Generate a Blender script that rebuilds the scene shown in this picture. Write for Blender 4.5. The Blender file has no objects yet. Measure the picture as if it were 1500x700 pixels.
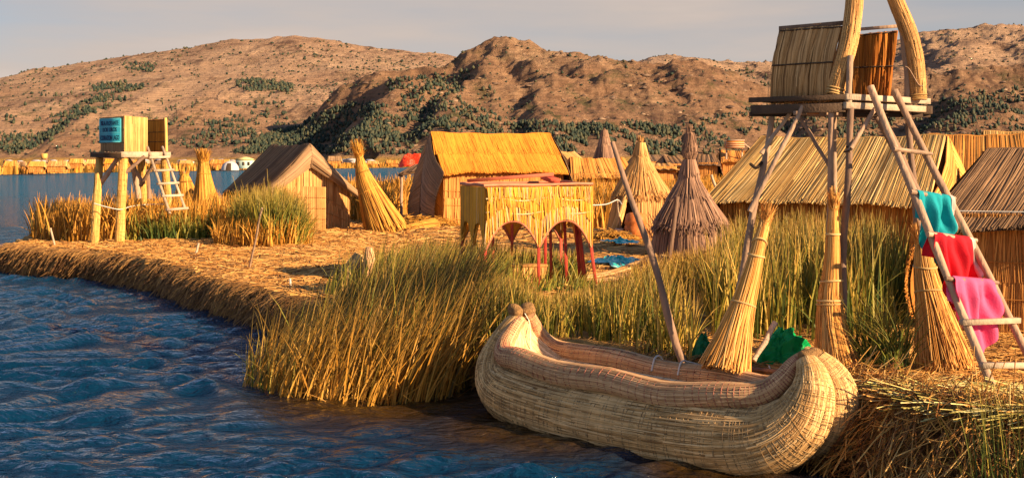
import bpy, math, random
import numpy as np
from mathutils import Vector

R = math.radians
rng = np.random.default_rng(7)
random.seed(7)
scn = bpy.context.scene
col = scn.collection

# ------------------------------------------------------------------ camera
H = 3.2; F = 1800.0; HY = 236.0
cd = bpy.data.cameras.new('camera'); cam = bpy.data.objects.new('camera', cd); col.objects.link(cam)
cam.location = (0, 0, H); cam.rotation_euler = (R(90), 0, 0)
cd.sensor_width = 36; cd.lens = F / 1500 * 36; cd.shift_y = -(350 - HY) / 1500
cd.clip_start = 0.1; cd.clip_end = 30000
scn.camera = cam

# ------------------------------------------------------------------ world, sun, exposure
SUN_EL = R(21); sa = (0.83, -0.56); m_ = math.hypot(*sa)
SD = Vector((sa[0] / m_ * math.cos(SUN_EL), sa[1] / m_ * math.cos(SUN_EL), math.sin(SUN_EL)))
w = bpy.data.worlds.new('World'); scn.world = w; w.use_nodes = True
nt = w.node_tree; nt.nodes.clear()
def N(nt, t, **kw):
    n = nt.nodes.new(t)
    for k, v in kw.items(): setattr(n, k, v)
    return n
def L(nt, a, b): nt.links.new(a, b)
sky = N(nt, 'ShaderNodeTexSky', sky_type='NISHITA', sun_disc=False, sun_elevation=SUN_EL,
        sun_rotation=math.atan2(sa[0], sa[1]), altitude=3800, air_density=1.1, dust_density=0.6, ozone_density=2.0)
bg = N(nt, 'ShaderNodeBackground'); bg.inputs['Strength'].default_value = 0.072
L(nt, sky.outputs[0], bg.inputs[0])
bg2 = N(nt, 'ShaderNodeBackground'); bg2.inputs['Strength'].default_value = 0.31
tc = N(nt, 'ShaderNodeTexCoord'); sx = N(nt, 'ShaderNodeSeparateXYZ'); L(nt, tc.outputs['Generated'], sx.inputs[0])
mp = N(nt, 'ShaderNodeMapping'); mp.inputs['Scale'].default_value = (1.3, 1.3, 9); mp.inputs['Rotation'].default_value = (0, R(8), 0)
L(nt, tc.outputs['Generated'], mp.inputs[0])
ns = N(nt, 'ShaderNodeTexNoise'); ns.inputs['Scale'].default_value = 1.6; ns.inputs['Detail'].default_value = 6; ns.inputs['Roughness'].default_value = .5
L(nt, mp.outputs[0], ns.inputs['Vector'])
cr = N(nt, 'ShaderNodeValToRGB'); cr.color_ramp.elements[0].position = .36; cr.color_ramp.elements[0].color = (.60, .545, .49, 1)
cr.color_ramp.elements[1].position = .68; cr.color_ramp.elements[1].color = (1.0, .82, .71, 1)
L(nt, ns.outputs['Fac'], cr.inputs[0]); L(nt, cr.outputs[0], bg2.inputs[0])
el = N(nt, 'ShaderNodeMapRange'); el.inputs['From Min'].default_value = .14; el.inputs['From Max'].default_value = .34
el.inputs['To Min'].default_value = .97; el.inputs['To Max'].default_value = .08
L(nt, sx.outputs['Z'], el.inputs['Value'])
nz = N(nt, 'ShaderNodeMapRange'); nz.inputs['From Min'].default_value = .3; nz.inputs['From Max'].default_value = .6
nz.inputs['To Min'].default_value = .72; nz.inputs['To Max'].default_value = 1.0
L(nt, ns.outputs['Fac'], nz.inputs['Value'])
mu = N(nt, 'ShaderNodeMath', operation='MULTIPLY'); L(nt, el.outputs[0], mu.inputs[0]); L(nt, nz.outputs[0], mu.inputs[1])
mx = N(nt, 'ShaderNodeMixShader'); L(nt, mu.outputs[0], mx.inputs[0]); L(nt, bg.outputs[0], mx.inputs[1]); L(nt, bg2.outputs[0], mx.inputs[2])
wo = N(nt, 'ShaderNodeOutputWorld'); L(nt, mx.outputs[0], wo.inputs[0])
sl = bpy.data.lights.new('sun', 'SUN'); sl.energy = 5.0; sl.angle = R(0.6); sl.color = (1.0, .715, .42)
so = bpy.data.objects.new('sun', sl); col.objects.link(so); so.rotation_euler = SD.to_track_quat('Z', 'Y').to_euler(); so.location = (20, -10, 30)
scn.view_settings.view_transform = 'Standard'; scn.view_settings.look = 'None'; scn.view_settings.gamma = 1
scn.view_settings.use_curve_mapping = False; scn.view_settings.exposure = 1.15
scn.cycles.max_bounces = 5; scn.cycles.diffuse_bounces = 2; scn.cycles.glossy_bounces = 2; scn.cycles.transparent_max_bounces = 6

# ------------------------------------------------------------------ helpers
def P(px, py, Y): return np.array(((px - 750) / F * Y, Y, H + (HY - py) / F * Y))
def PG(px, py, z=0.7):
    Y = (H - z) * F / (py - HY); return np.array(((px - 750) / F * Y, Y, z))
def nrm(a):
    a = np.asarray(a, float); return a / np.maximum(np.linalg.norm(a, axis=-1, keepdims=True), 1e-9)

class MB:
    def __init__(s): s.v = []; s.q = []; s.t = []; s.a = []; s.u = []; s.n = 0
    def add(s, v, q=None, t=None, var=.5, uv=None):
        v = np.asarray(v, float).reshape(-1, 3); n = len(v)
        s.v.append(v)
        if q is not None and len(q): s.q.append(np.asarray(q, int) + s.n)
        if t is not None and len(t): s.t.append(np.asarray(t, int) + s.n)
        s.a.append(np.broadcast_to(np.asarray(var, float).reshape(-1), (n,)) if np.size(var) in (1, n) else np.repeat(var, n // np.size(var)))
        u = np.zeros((n, 3))
        if uv is not None: u[:, :np.asarray(uv).shape[1]] = uv
        s.u.append(u); s.n += n
    # grid of a surface function
    def surf(s, f, nu=12, nv=12, off=0.0, var=.5, thick=0.0):
        U, V = np.meshgrid(np.linspace(0, 1, nu), np.linspace(0, 1, nv))
        p = f(U.ravel(), V.ravel())
        nn = snormal(f, U.ravel(), V.ravel())
        idx = np.arange(nu * nv).reshape(nv, nu)
        q = np.stack([idx[:-1, :-1], idx[:-1, 1:], idx[1:, 1:], idx[1:, :-1]], -1).reshape(-1, 4)
        uv = np.stack([U.ravel(), V.ravel()], 1)
        s.add(p + nn * off, q, var=var, uv=uv)
        if thick:
            s.add(p + nn * (off - thick), q[:, ::-1], var=var, uv=uv)
            b = s.n - 2 * nu * nv; e = np.concatenate([idx[0, :], idx[1:, -1], idx[-1, -2::-1], idx[-2:0:-1, 0]])
            e2 = np.roll(e, -1); s.q.append(np.stack([e, e + nu * nv, e2 + nu * nv, e2], 1) + b)
    def tube(s, pts, rad, sides=8, var=.5, cap=True, flat=1.0):
        pts = np.asarray(pts, float); n = len(pts); rad = np.broadcast_to(rad, (n,))
        A, B = frames(pts)
        th = np.linspace(0, 2 * np.pi, sides + 1)
        ring = pts[:, None] + rad[:, None, None] * (np.cos(th)[None, :, None] * A[:, None] + flat * np.sin(th)[None, :, None] * B[:, None])
        ln = np.concatenate([[0], np.cumsum(np.linalg.norm(np.diff(pts, axis=0), axis=1))])
        uv = np.stack([np.repeat(ln, sides + 1), np.tile(th / (2 * np.pi), n)], 1)
        m = sides + 1; idx = np.arange(n * m).reshape(n, m)
        q = np.stack([idx[:-1, :-1], idx[:-1, 1:], idx[1:, 1:], idx[1:, :-1]], -1).reshape(-1, 4)
        s.add(ring.reshape(-1, 3), q, var=var, uv=uv)
        if cap:
            for e, r in ((0, ring[0]), (1, ring[-1])):
                t = [(m, i, i + 1) if e == 0 else (m, i + 1, i) for i in range(sides)]
                s.add(np.vstack([r, pts[-e]]), t=[(a, b, c) for a, b, c in t], var=var)
    def pole(s, a, b, r0, r1=None, sides=8, seg=7, wob=.25, var=None):
        a = np.asarray(a, float); b = np.asarray(b, float); r1 = r0 if r1 is None else r1
        t = np.linspace(0, 1, seg)[:, None]; p = a + (b - a) * t
        L_ = np.linalg.norm(b - a)
        k_ = rng.normal(0, wob * r0 * .55 * min(1, L_ / (30 * r0)), (4, 3)); p += sum(k_[i] * np.sin(t * np.pi * (i + 1)) for i in range(4)); r = r0 + (r1 - r0) * t[:, 0] + rng.normal(0, .06 * r0, seg)
        s.tube(p, r, sides, var=rng.random() if var is None else var)
    def beam(s, a, b, w, h, up=(0, 0, 1), var=None, bev=.12):
        a = np.asarray(a, float); b = np.asarray(b, float); d = nrm(b - a); sd = nrm(np.cross(d, up)); u = np.cross(sd, d)
        k = 1 - bev
        sec = [(-1, -k), (-k, -1), (k, -1), (1, -k), (1, k), (k, 1), (-k, 1), (-1, k)]
        v = [p + sd * x * w / 2 + u * z * h / 2 for p in (a, b) for x, z in sec]
        q = [(i, (i + 1) % 8, 8 + (i + 1) % 8, 8 + i) for i in range(8)]
        va = rng.random() if var is None else var
        s.add(v, q, var=va)
        for base, o in ((0, -1), (8, 1)):
            f = list(range(base, base + 8))
            s.t.append(np.array([(f[0], f[i], f[i + 1])[::o] for i in range(1, 7)]) + s.n - 16)
    def straws(s, C, side, nor, w, var, tent=.45, tip=.6):
        # C (N,K,3) centre lines, side/nor (N,3) or (N,K,3), w (N,)
        n, k = C.shape[:2]
        if side.ndim == 2: side = np.repeat(side[:, None], k, 1)
        if nor.ndim == 2: nor = np.repeat(nor[:, None], k, 1)
        ww = np.asarray(w)[:, None] * np.linspace(1, tip, k)[None]
        v = np.stack([C - side * ww[..., None] / 2, C + nor * ww[..., None] * tent, C + side * ww[..., None] / 2], 2)
        b = (np.arange(n) * k * 3)[:, None] + (np.arange(k - 1) * 3)[None]
        q = np.concatenate([np.stack([b, b + 1, b + 4, b + 3], -1).reshape(-1, 4), np.stack([b + 1, b + 2, b + 5, b + 4], -1).reshape(-1, 4)])
        T = np.tile(np.repeat(np.linspace(0, 1, k), 3), n)
        s.add(v.reshape(-1, 3), q, var=np.repeat(np.asarray(var), k * 3), uv=np.stack([T, np.repeat(rng.random(n), k * 3)], 1))
    def blades(s, base, h, lean, curve, w, var, K=5, twist=None):
        # upright reeds: base (N,3), h (N,), lean (N,2) horizontal offset of tip as share of height
        n = len(base); t = np.linspace(0, 1, K)
        C = np.repeat(base[:, None], K, 1).copy()
        off = lean[:, None] * (t[None, :, None] ** curve) * h[:, None, None]
        C[..., :2] += off
        C[..., 2] += (h[:, None] * t[None]) * np.sqrt(np.maximum(.1, 1 - np.sum(lean ** 2, 1)))[:, None] - .35 * (np.linalg.norm(lean, axis=1) * h)[:, None] * t[None] ** 4
        a = rng.uniform(-1.1, 1.1, n) if twist is None else twist
        side = np.stack([np.cos(a), np.sin(a), 0 * a], 1)
        ww = w[:, None] * (1 - .85 * t[None] ** 1.5)
        v = np.stack([C - side[:, None] * ww[..., None] / 2, C + side[:, None] * ww[..., None] / 2], 2)
        b = (np.arange(n) * K * 2)[:, None] + (np.arange(K - 1) * 2)[None]
        q = np.stack([b, b + 1, b + 3, b + 2], -1).reshape(-1, 4)
        s.add(v.reshape(-1, 3), q, var=np.repeat(var, K * 2), uv=np.stack([np.tile(np.repeat(t, 2), n), np.repeat(rng.random(n), K * 2)], 1))
    def blob(s, c, r, seed=0, n=10, amp=.15, var=.5, sc=(1, 1, 1)):
        g = np.random.default_rng(seed)
        U, V = np.meshgrid(np.linspace(0, 2 * np.pi, n * 2 + 1), np.linspace(0, np.pi, n + 1))
        k = g.normal(0, 1, (4, 3)); ph = g.uniform(0, 6, 4)
        d = np.stack([np.cos(U) * np.sin(V), np.sin(U) * np.sin(V), np.cos(V)], -1)
        rr = 1 + amp * sum(np.sin(d @ k[i] * 2.2 + ph[i]) for i in range(4)) / 2
        v = d * rr[..., None] * r * np.array(sc) + np.asarray(c)
        idx = np.arange((n + 1) * (2 * n + 1)).reshape(n + 1, 2 * n + 1)
        q = np.stack([idx[:-1, :-1], idx[1:, :-1], idx[1:, 1:], idx[:-1, 1:]], -1).reshape(-1, 4)
        s.add(v.reshape(-1, 3), q, var=var)

def frames(pts):
    d = nrm(np.gradient(pts, axis=0)); ref = np.array((0, 0, 1.0)) if abs(d[0][2]) < .85 else np.array((0, 1.0, 0))
    A = np.zeros_like(pts); A[0] = nrm(np.cross(d[0], ref))
    for i in range(1, len(pts)):
        a = A[i - 1] - d[i] * np.dot(A[i - 1], d[i]); A[i] = a / max(np.linalg.norm(a), 1e-9)
    return A, np.cross(d, A)

def snormal(f, u, v, e=1e-3):
    du = f(u + e, v) - f(u - e, v); dv = f(u, v + e) - f(u, v - e)
    return nrm(np.cross(dv, du))

def spline(ctrl, n):
    c = np.asarray(ctrl, float); c = np.vstack([2 * c[0] - c[1], c, 2 * c[-1] - c[-2]])
    m = len(c) - 3; T = np.linspace(0, m, n); i = np.minimum(T.astype(int), m - 1); t = (T - i)[:, None]
    p0, p1, p2, p3 = c[i], c[i + 1], c[i + 2], c[i + 3]
    return .5 * ((2 * p1) + (-p0 + p2) * t + (2 * p0 - 5 * p1 + 4 * p2 - p3) * t ** 2 + (-p0 + 3 * p1 - 3 * p2 + p3) * t ** 3)

def tube_surf(pts, rad, flat=1.0):
    pts = np.asarray(pts, float); rad = np.broadcast_to(rad, (len(pts),)).astype(float); A, B = frames(pts); m = len(pts) - 1
    def ip(X, T):
        i = np.clip(T.astype(int), 0, m - 1); t = T - i
        return X[i] + (X[i + 1] - X[i]) * (t[..., None] if X.ndim > 1 else t)
    def f(u, v):
        T = np.clip(v, 0, 1) * m; a = u * 2 * np.pi
        return ip(pts, T) + ip(rad, T)[..., None] * (np.cos(a)[..., None] * ip(A, T) + flat * np.sin(a)[..., None] * ip(B, T))
    return f

def quad(a, b, c, d, bulge=0.0):
    # a top-left, b top-right, c bottom-right, d bottom-left ; u left->right, v top->bottom
    a, b, c, d = [np.asarray(x, float) for x in (a, b, c, d)]
    nn = nrm(np.cross(c - a, b - d))
    def f(u, v):
        u = u[..., None]; v = v[..., None]
        return (a * (1 - u) + b * u) * (1 - v) + (d * (1 - u) + c * u) * v + nn * bulge * 4 * np.clip(v * (1 - v), 0, 1)
    return f

def thatch(mb, f, n, rows=1, w=.02, lift=.02, K=3, out=1, lean=0.0, jit=.01, over=.35, fringe=.03, u0=0, u1=1, v0=0, v1=1, var=(0, 1), wr=.5, ctr=None):
    for r in range(rows):
        u = rng.uniform(u0, u1, n); a = v0 + (v1 - v0) * r / rows; b = v0 + (v1 - v0) * (r + 1) / rows; dl = b - a
        s0 = a + rng.uniform(-over * .3 if r else 0, over * .3, n) * dl * (1 if r else .1); s1 = b + rng.uniform(-.5, 1, n) * fringe * (1 if rows > 1 else 1)
        t = np.linspace(0, 1, K)[None]
        V = s0[:, None] + (s1 - s0)[:, None] * t
        U = u[:, None] + (lean + rng.normal(0, jit, n))[:, None] * t
        U = U if (u1 - u0 >= .999 and lean == 0 and jit == 0) else U
        C = f(U, V); nn = snormal(f, U, V) * out
        if ctr is not None: nn = nn * np.where(np.sum(nn * (C - np.asarray(ctr)), -1, keepdims=True) < 0, -1, 1)
        dv = nrm(np.gradient(C, axis=1)); side = nrm(np.cross(dv, nn))
        C = C + nn * (lift * (rng.random(n)[:, None] * .8 + .15 + .35 * t))[..., None]
        vv = var[0] + (var[1] - var[0]) * rng.beta(2, 2, n)
        mb.straws(C, side, nn, w * rng.uniform(1 - wr, 1 + wr, n), vv)

def bundle(mb, pts, rad, n, slen=.35, w=.014, lift=.012, K=4, var=(0, 1), jit=.012, flat=1.0, base=True):
    f = tube_surf(pts, rad, flat)
    if base: mb.tube(pts, np.asarray(np.broadcast_to(rad, (len(pts),))) * .985, 16, var=.35, flat=flat)
    u = rng.random(n); c = rng.uniform(-slen * .3, 1, n); l = slen * rng.uniform(.5, 1.3, n)
    t = np.linspace(0, 1, K)[None]; V = np.clip(c[:, None] + l[:, None] * t, 0, 1); U = u[:, None] + rng.normal(0, jit, n)[:, None] * t
    C = f(U, V); ctr = np.asarray(pts); e = 1e-3
    du = f(U + e, V) - f(U - e, V); dv = nrm(f(U, np.clip(V + .01, 0, 1)) - f(U, np.clip(V - .01, 0, 1)))
    nn = nrm(np.cross(du, dv)); side = nrm(np.cross(dv, nn))
    cc = f(np.zeros_like(U), V) * .5 + f(np.full_like(U, .5), V) * .5
    sg = np.sign(np.sum(nn * (C - cc), -1, keepdims=True)); nn = nn * sg
    C = C + nn * (lift * rng.random(n)[:, None, None])
    mb.straws(C, side, nn, w * rng.uniform(.6, 1.4, n), var[0] + (var[1] - var[0]) * rng.beta(2, 2, n))

def rings(mb, pts, rad, ts, r=.006, tilt=.05, sides=5, seg=20, off=.008, flat=1.0, var=None):
    f = tube_surf(pts, np.asarray(np.broadcast_to(rad, (len(pts),))) + off, flat)
    for t0 in ts:
        a = np.linspace(0, 1, seg + 1); ph = rng.random(); tl = rng.normal(0, tilt) / max(1, len(pts))
        mb.tube(f(a, np.clip(t0 + tl * np.sin(2 * np.pi * (a + ph)), 0, 1)), r, sides, cap=False, var=rng.random() if var is None else var)

def wloc(o):
    v = np.zeros(3)
    while o is not None: v = v + np.array(o.location); o = o.parent
    return v
def tag(o, label=None, cat=None, group=None, kind=None):
    for k, v in (('label', label), ('category', cat), ('group', group), ('kind', kind)):
        if v: o[k] = v
    return o
def thing(name, label, cat, loc, group=None):
    o = bpy.data.objects.new(name, None); o.empty_display_size = .3; o.location = tuple(float(x) for x in loc); col.objects.link(o)
    return tag(o, label, cat, group)
def build(name, mb, m, parent=None, smooth=False, mesh_only=False):
    V = np.vstack(mb.v); o0 = wloc(parent) if parent is not None else np.zeros(3)
    loc = np.zeros(3)
    if parent is None:
        lo, hi = V.min(0), V.max(0); loc = np.array([(lo[0] + hi[0]) / 2, (lo[1] + hi[1]) / 2, lo[2]]); o0 = loc
    me = bpy.data.meshes.new(name); me.vertices.add(len(V)); me.vertices.foreach_set('co', (V - o0).ravel().astype(np.float32))
    q = np.vstack(mb.q) if mb.q else np.zeros((0, 4), int); t = np.vstack(mb.t) if mb.t else np.zeros((0, 3), int)
    me.loops.add(q.size + t.size); me.loops.foreach_set('vertex_index', np.concatenate([q.ravel(), t.ravel()]).astype(np.int32))
    me.polygons.add(len(q) + len(t))
    st = np.concatenate([np.arange(len(q)) * 4, q.size + np.arange(len(t)) * 3]).astype(np.int32)
    me.polygons.foreach_set('loop_start', st)
    if smooth: me.polygons.foreach_set('use_smooth', np.ones(len(q) + len(t), bool))
    a = me.attributes.new('var', 'FLOAT', 'POINT'); a.data.foreach_set('value', np.concatenate(mb.a).astype(np.float32))
    b = me.attributes.new('suv', 'FLOAT_VECTOR', 'POINT'); b.data.foreach_set('vector', np.vstack(mb.u).ravel().astype(np.float32))
    me.update(calc_edges=True); me.validate()
    me.materials.append(m)
    o = bpy.data.objects.new(name, me); o.location = tuple(loc); col.objects.link(o)
    if parent is not None: o.parent = parent
    return o

# ------------------------------------------------------------------ materials
MATS = {}
def mat(name, cols, rough=.75, noise=6.0, amp=.25, bump=0.0, bscale=40, trans=0.0, along=0.0, tipc=None, spec=.3, stretch=(1, 1, 1), met=0.0):
    """colour picked per straw / piece by the 'var' attribute, soft wear on top"""
    if name in MATS: return MATS[name]
    if any(k in name for k in ('thatch', 'straw', 'sheaf', 'wall', 'mat', 'grass', 'leg', 'arch', 'ochre')) and 'pale_green' not in name: cols = [(c[0], c[1] * .88, c[2] * .8) for c in cols]
    m = bpy.data.materials.new(name); m.use_nodes = True; t = m.node_tree; t.nodes.clear()
    at = N(t, 'ShaderNodeAttribute', attribute_name='var')
    cr = N(t, 'ShaderNodeValToRGB'); r = cr.color_ramp
    while len(r.elements) > 1: r.elements.remove(r.elements[-1])
    for i, c in enumerate(cols):
        p = i / max(1, len(cols) - 1)
        e = r.elements[0] if i == 0 else r.elements.new(p)
        e.position = p; e.color = (*c, 1)
    L(t, at.outputs['Fac'], cr.inputs[0]); c = cr.outputs[0]
    tx = N(t, 'ShaderNodeTexCoord'); mpn = N(t, 'ShaderNodeMapping'); mpn.inputs['Scale'].default_value = stretch
    L(t, tx.outputs['Object'], mpn.inputs[0])
    no = N(t, 'ShaderNodeTexNoise'); no.inputs['Scale'].default_value = noise; no.inputs['Detail'].default_value = 5; no.inputs['Roughness'].default_value = .65
    L(t, mpn.outputs[0], no.inputs['Vector'])
    mr = N(t, 'ShaderNodeMapRange'); mr.inputs['From Min'].default_value = .3; mr.inputs['From Max'].default_value = .7
    mr.inputs['To Min'].default_value = 1 - amp; mr.inputs['To Max'].default_value = 1 + amp; L(t, no.outputs['Fac'], mr.inputs['Value'])
    if tipc is not None:
        su = N(t, 'ShaderNodeAttribute', attribute_name='suv'); sp = N(t, 'ShaderNodeSeparateXYZ'); L(t, su.outputs['Vector'], sp.inputs[0])
        pw = N(t, 'ShaderNodeMath', operation='POWER'); pw.inputs[1].default_value = tipc[1]; L(t, sp.outputs[0], pw.inputs[0])
        mm = N(t, 'ShaderNodeMix', data_type='RGBA'); L(t, pw.outputs[0], mm.inputs['Factor']); L(t, c, mm.inputs['A']); mm.inputs['B'].default_value = (*tipc[0], 1); c = mm.outputs['Result']
    mul = N(t, 'ShaderNodeMix', data_type='RGBA', blend_type='MULTIPLY'); mul.inputs['Factor'].default_value = 1
    L(t, c, mul.inputs['A']); L(t, mr.outputs[0], mul.inputs['B'])
    b = N(t, 'ShaderNodeBsdfPrincipled'); L(t, mul.outputs['Result'], b.inputs['Base Color']); b.inputs['Roughness'].default_value = rough
    b.inputs['Specular IOR Level'].default_value = spec; b.inputs['Metallic'].default_value = met
    if bump:
        n2 = N(t, 'ShaderNodeTexNoise'); n2.inputs['Scale'].default_value = bscale; n2.inputs['Detail'].default_value = 6; L(t, mpn.outputs[0], n2.inputs['Vector'])
        bp = N(t, 'ShaderNodeBump'); bp.inputs['Strength'].default_value = bump; bp.inputs['Distance'].default_value = .03
        L(t, n2.outputs['Fac'], bp.inputs['Height']); L(t, bp.outputs[0], b.inputs['Normal'])
    sh = b.outputs[0]
    if trans:
        tr = N(t, 'ShaderNodeBsdfTranslucent'); L(t, mul.outputs['Result'], tr.inputs[0]); ms = N(t, 'ShaderNodeMixShader'); ms.inputs[0].default_value = trans
        L(t, sh, ms.inputs[1]); L(t, tr.outputs[0], ms.inputs[2]); sh = ms.outputs[0]
    o = N(t, 'ShaderNodeOutputMaterial'); L(t, sh, o.inputs[0]); MATS[name] = m
    return m

GOLD = mat('golden_thatch', [(.28, .11, .02), (.60, .27, .05), (.78, .40, .09), (.86, .52, .17)], noise=1.5, amp=.18)
ORANGE = mat('orange_thatch', [(.48, .17, .018), (.76, .31, .03), (.88, .41, .05)], noise=1.2, amp=.18)
PALE = mat('pale_straw', [(.30, .14, .04), (.62, .36, .12), (.82, .54, .22)], noise=1.5, amp=.2)
STRIPE = mat('striped_thatch', [(.21, .11, .03), (.54, .33, .10), (.84, .58, .21), (.94, .73, .34)], noise=1.5, amp=.2)
BROWN = mat('brown_thatch', [(.09, .055, .03), (.24, .15, .08), (.42, .28, .15)], noise=1.2, amp=.25)
GREYB = mat('grey_brown_mat', [(.19, .125, .07), (.34, .23, .125), (.48, .33, .19)], noise=1.0, amp=.2)
GREYC = mat('grey_thatch', [(.10, .06, .045), (.28, .175, .12), (.52, .35, .24)], noise=1.5, amp=.25)
WALL = mat('reed_wall', [(.32, .13, .03), (.58, .28, .07), (.76, .42, .12)], noise=1.5, amp=.2)
WALLB = mat('shaded_reed_wall', [(.30, .12, .02), (.50, .22, .04), (.66, .34, .07)], noise=1.5, amp=.2)  # darker copy of the reed wall, shade painted into its colour
WOOD = mat('weathered_pole', [(.20, .12, .08), (.36, .23, .15), (.52, .36, .24)], noise=5, amp=.35, bump=.5, bscale=25, stretch=(1, 1, .25))
PLANK = mat('pale_plank', [(.42, .31, .21), (.56, .43, .30)], noise=6, amp=.3, bump=.4, bscale=30)
DARKW = mat('dark_wood', [(.045, .026, .015), (.10, .06, .035)], noise=5, amp=.3, bump=.4)  # darkened to paint shade onto the tall tower's left beams
CORD = mat('cord', [(.46, .27, .09), (.66, .44, .18)], noise=10, amp=.15)
ROPE = mat('white_rope', [(.62, .58, .50), (.75, .72, .65)], noise=20, amp=.15)

# ------------------------------------------------------------------ noise and polygons
_lat = np.random.default_rng(3).random((256, 256))
def vnoise(x, y):
    xi = np.floor(x).astype(int); yi = np.floor(y).astype(int); fx = x - xi; fy = y - yi
    fx = fx * fx * fx * (fx * (fx * 6 - 15) + 10); fy = fy * fy * fy * (fy * (fy * 6 - 15) + 10)
    a = _lat[xi % 256, yi % 256]; b = _lat[(xi + 1) % 256, yi % 256]; c = _lat[xi % 256, (yi + 1) % 256]; d = _lat[(xi + 1) % 256, (yi + 1) % 256]
    return (a * (1 - fx) + b * fx) * (1 - fy) + (c * (1 - fx) + d * fx) * fy
def fbm(x, y, o=5, ridged=False, g=.5):
    s = 0; a = 1; tot = 0
    for i in range(o):
        n = vnoise(x * 2 ** i + 17.3 * i, y * 2 ** i - 9.1 * i)
        s = s + a * ((1 - abs(2 * n - 1)) if ridged else n); tot += a; a *= g
    return s / tot
def sdf(poly, X, Y):
    poly = np.asarray(poly, float); d = np.full(X.shape, 1e9); ins = np.zeros(X.shape, bool)
    for i in range(len(poly)):
        a = poly[i]; b = poly[(i + 1) % len(poly)]; e = b - a
        t = np.clip(((X - a[0]) * e[0] + (Y - a[1]) * e[1]) / (e @ e), 0, 1)
        d = np.minimum(d, np.hypot(X - a[0] - t * e[0], Y - a[1] - t * e[1]))
        c = (a[1] > Y) != (b[1] > Y)
        ins ^= c & (X < (b[0] - a[0]) * (Y - a[1]) / (b[1] - a[1] + 1e-12) + a[0])
    return np.where(ins, -d, d)          # negative inside
def grid_mb(th, D, Z):
    mb = MB(); T, DD = np.meshgrid(th, D); nu, nv = len(th), len(D); idx = np.arange(nu * nv).reshape(nv, nu)
    return T * DD, DD, np.stack([idx[:-1, :-1], idx[:-1, 1:], idx[1:, 1:], idx[1:, :-1]], -1).reshape(-1, 4)

# ------------------------------------------------------------------ water
wm = bpy.data.materials.new('lake_water'); wm.use_nodes = True; t = wm.node_tree; t.nodes.clear(); b = N(t, 'ShaderNodeBsdfDiffuse')

g = N(t, 'ShaderNodeNewGeometry')
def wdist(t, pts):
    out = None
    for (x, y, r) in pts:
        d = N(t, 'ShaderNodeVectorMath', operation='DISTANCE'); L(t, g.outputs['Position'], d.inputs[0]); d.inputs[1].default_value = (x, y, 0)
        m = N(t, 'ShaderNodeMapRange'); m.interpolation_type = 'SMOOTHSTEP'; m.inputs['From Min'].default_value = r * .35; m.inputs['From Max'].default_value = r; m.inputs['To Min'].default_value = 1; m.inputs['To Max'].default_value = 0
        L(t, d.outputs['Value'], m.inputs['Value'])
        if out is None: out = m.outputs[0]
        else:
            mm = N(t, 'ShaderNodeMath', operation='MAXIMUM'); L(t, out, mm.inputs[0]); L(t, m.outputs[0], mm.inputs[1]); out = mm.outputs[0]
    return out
mixc = N(t, 'ShaderNodeMix', data_type='RGBA'); mixc.inputs['A'].default_value = (.0010, .024, .062, 1); mixc.inputs['B'].default_value = (.035, .018, .004, 1)  # brown patches paint in the reflection of reeds and boat
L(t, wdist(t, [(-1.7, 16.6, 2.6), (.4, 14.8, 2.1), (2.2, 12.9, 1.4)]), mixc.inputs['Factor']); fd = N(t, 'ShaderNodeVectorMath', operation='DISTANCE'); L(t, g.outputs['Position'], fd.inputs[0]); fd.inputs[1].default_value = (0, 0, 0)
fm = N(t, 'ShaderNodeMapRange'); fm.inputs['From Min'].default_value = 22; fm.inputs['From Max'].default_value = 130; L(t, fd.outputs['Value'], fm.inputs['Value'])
mixd = N(t, 'ShaderNodeMix', data_type='RGBA'); L(t, fm.outputs[0], mixd.inputs['Factor']); L(t, mixc.outputs['Result'], mixd.inputs['A']); mixd.inputs['B'].default_value = (.008, .12, .21, 1)  # far teal stands in for sky reflected by unresolved waves
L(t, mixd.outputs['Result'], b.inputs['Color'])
mpn = N(t, 'ShaderNodeMapping'); mpn.inputs['Scale'].default_value = (1, 1.7, 1); L(t, g.outputs['Position'], mpn.inputs[0])
n1 = N(t, 'ShaderNodeTexNoise'); n1.inputs['Scale'].default_value = 5.0; n1.inputs['Detail'].default_value = 5; n1.inputs['Distortion'].default_value = .6; L(t, mpn.outputs[0], n1.inputs['Vector'])
n2 = N(t, 'ShaderNodeTexNoise'); n2.inputs['Scale'].default_value = 7; n2.inputs['Detail'].default_value = 4; L(t, mpn.outputs[0], n2.inputs['Vector'])
bp = N(t, 'ShaderNodeBump'); bp.inputs['Strength'].default_value = 1; bp.inputs['Distance'].default_value = .10; L(t, n1.outputs['Fac'], bp.inputs['Height'])
b2 = N(t, 'ShaderNodeBump'); b2.inputs['Strength'].default_value = .8; b2.inputs['Distance'].default_value = .045; L(t, n2.outputs['Fac'], b2.inputs['Height']); L(t, bp.outputs[0], b2.inputs['Normal'])
L(t, b2.outputs[0], b.inputs['Normal'])
gl = N(t, 'ShaderNodeBsdfGlossy'); gl.inputs['Roughness'].default_value = .06; L(t, b2.outputs[0], gl.inputs['Normal'])
fr_ = N(t, 'ShaderNodeFresnel'); fr_.inputs['IOR'].default_value = 1.45; L(t, b2.outputs[0], fr_.inputs['Normal'])
cp = N(t, 'ShaderNodeMath', operation='MINIMUM'); L(t, fr_.outputs[0], cp.inputs[0]); cpm = N(t, 'ShaderNodeMapRange'); cpm.inputs['From Min'].default_value = 20; cpm.inputs['From Max'].default_value = 120; cpm.inputs['To Min'].default_value = .92; cpm.inputs['To Max'].default_value = .28; L(t, fd.outputs['Value'], cpm.inputs['Value']); L(t, cpm.outputs[0], cp.inputs[1])
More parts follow.
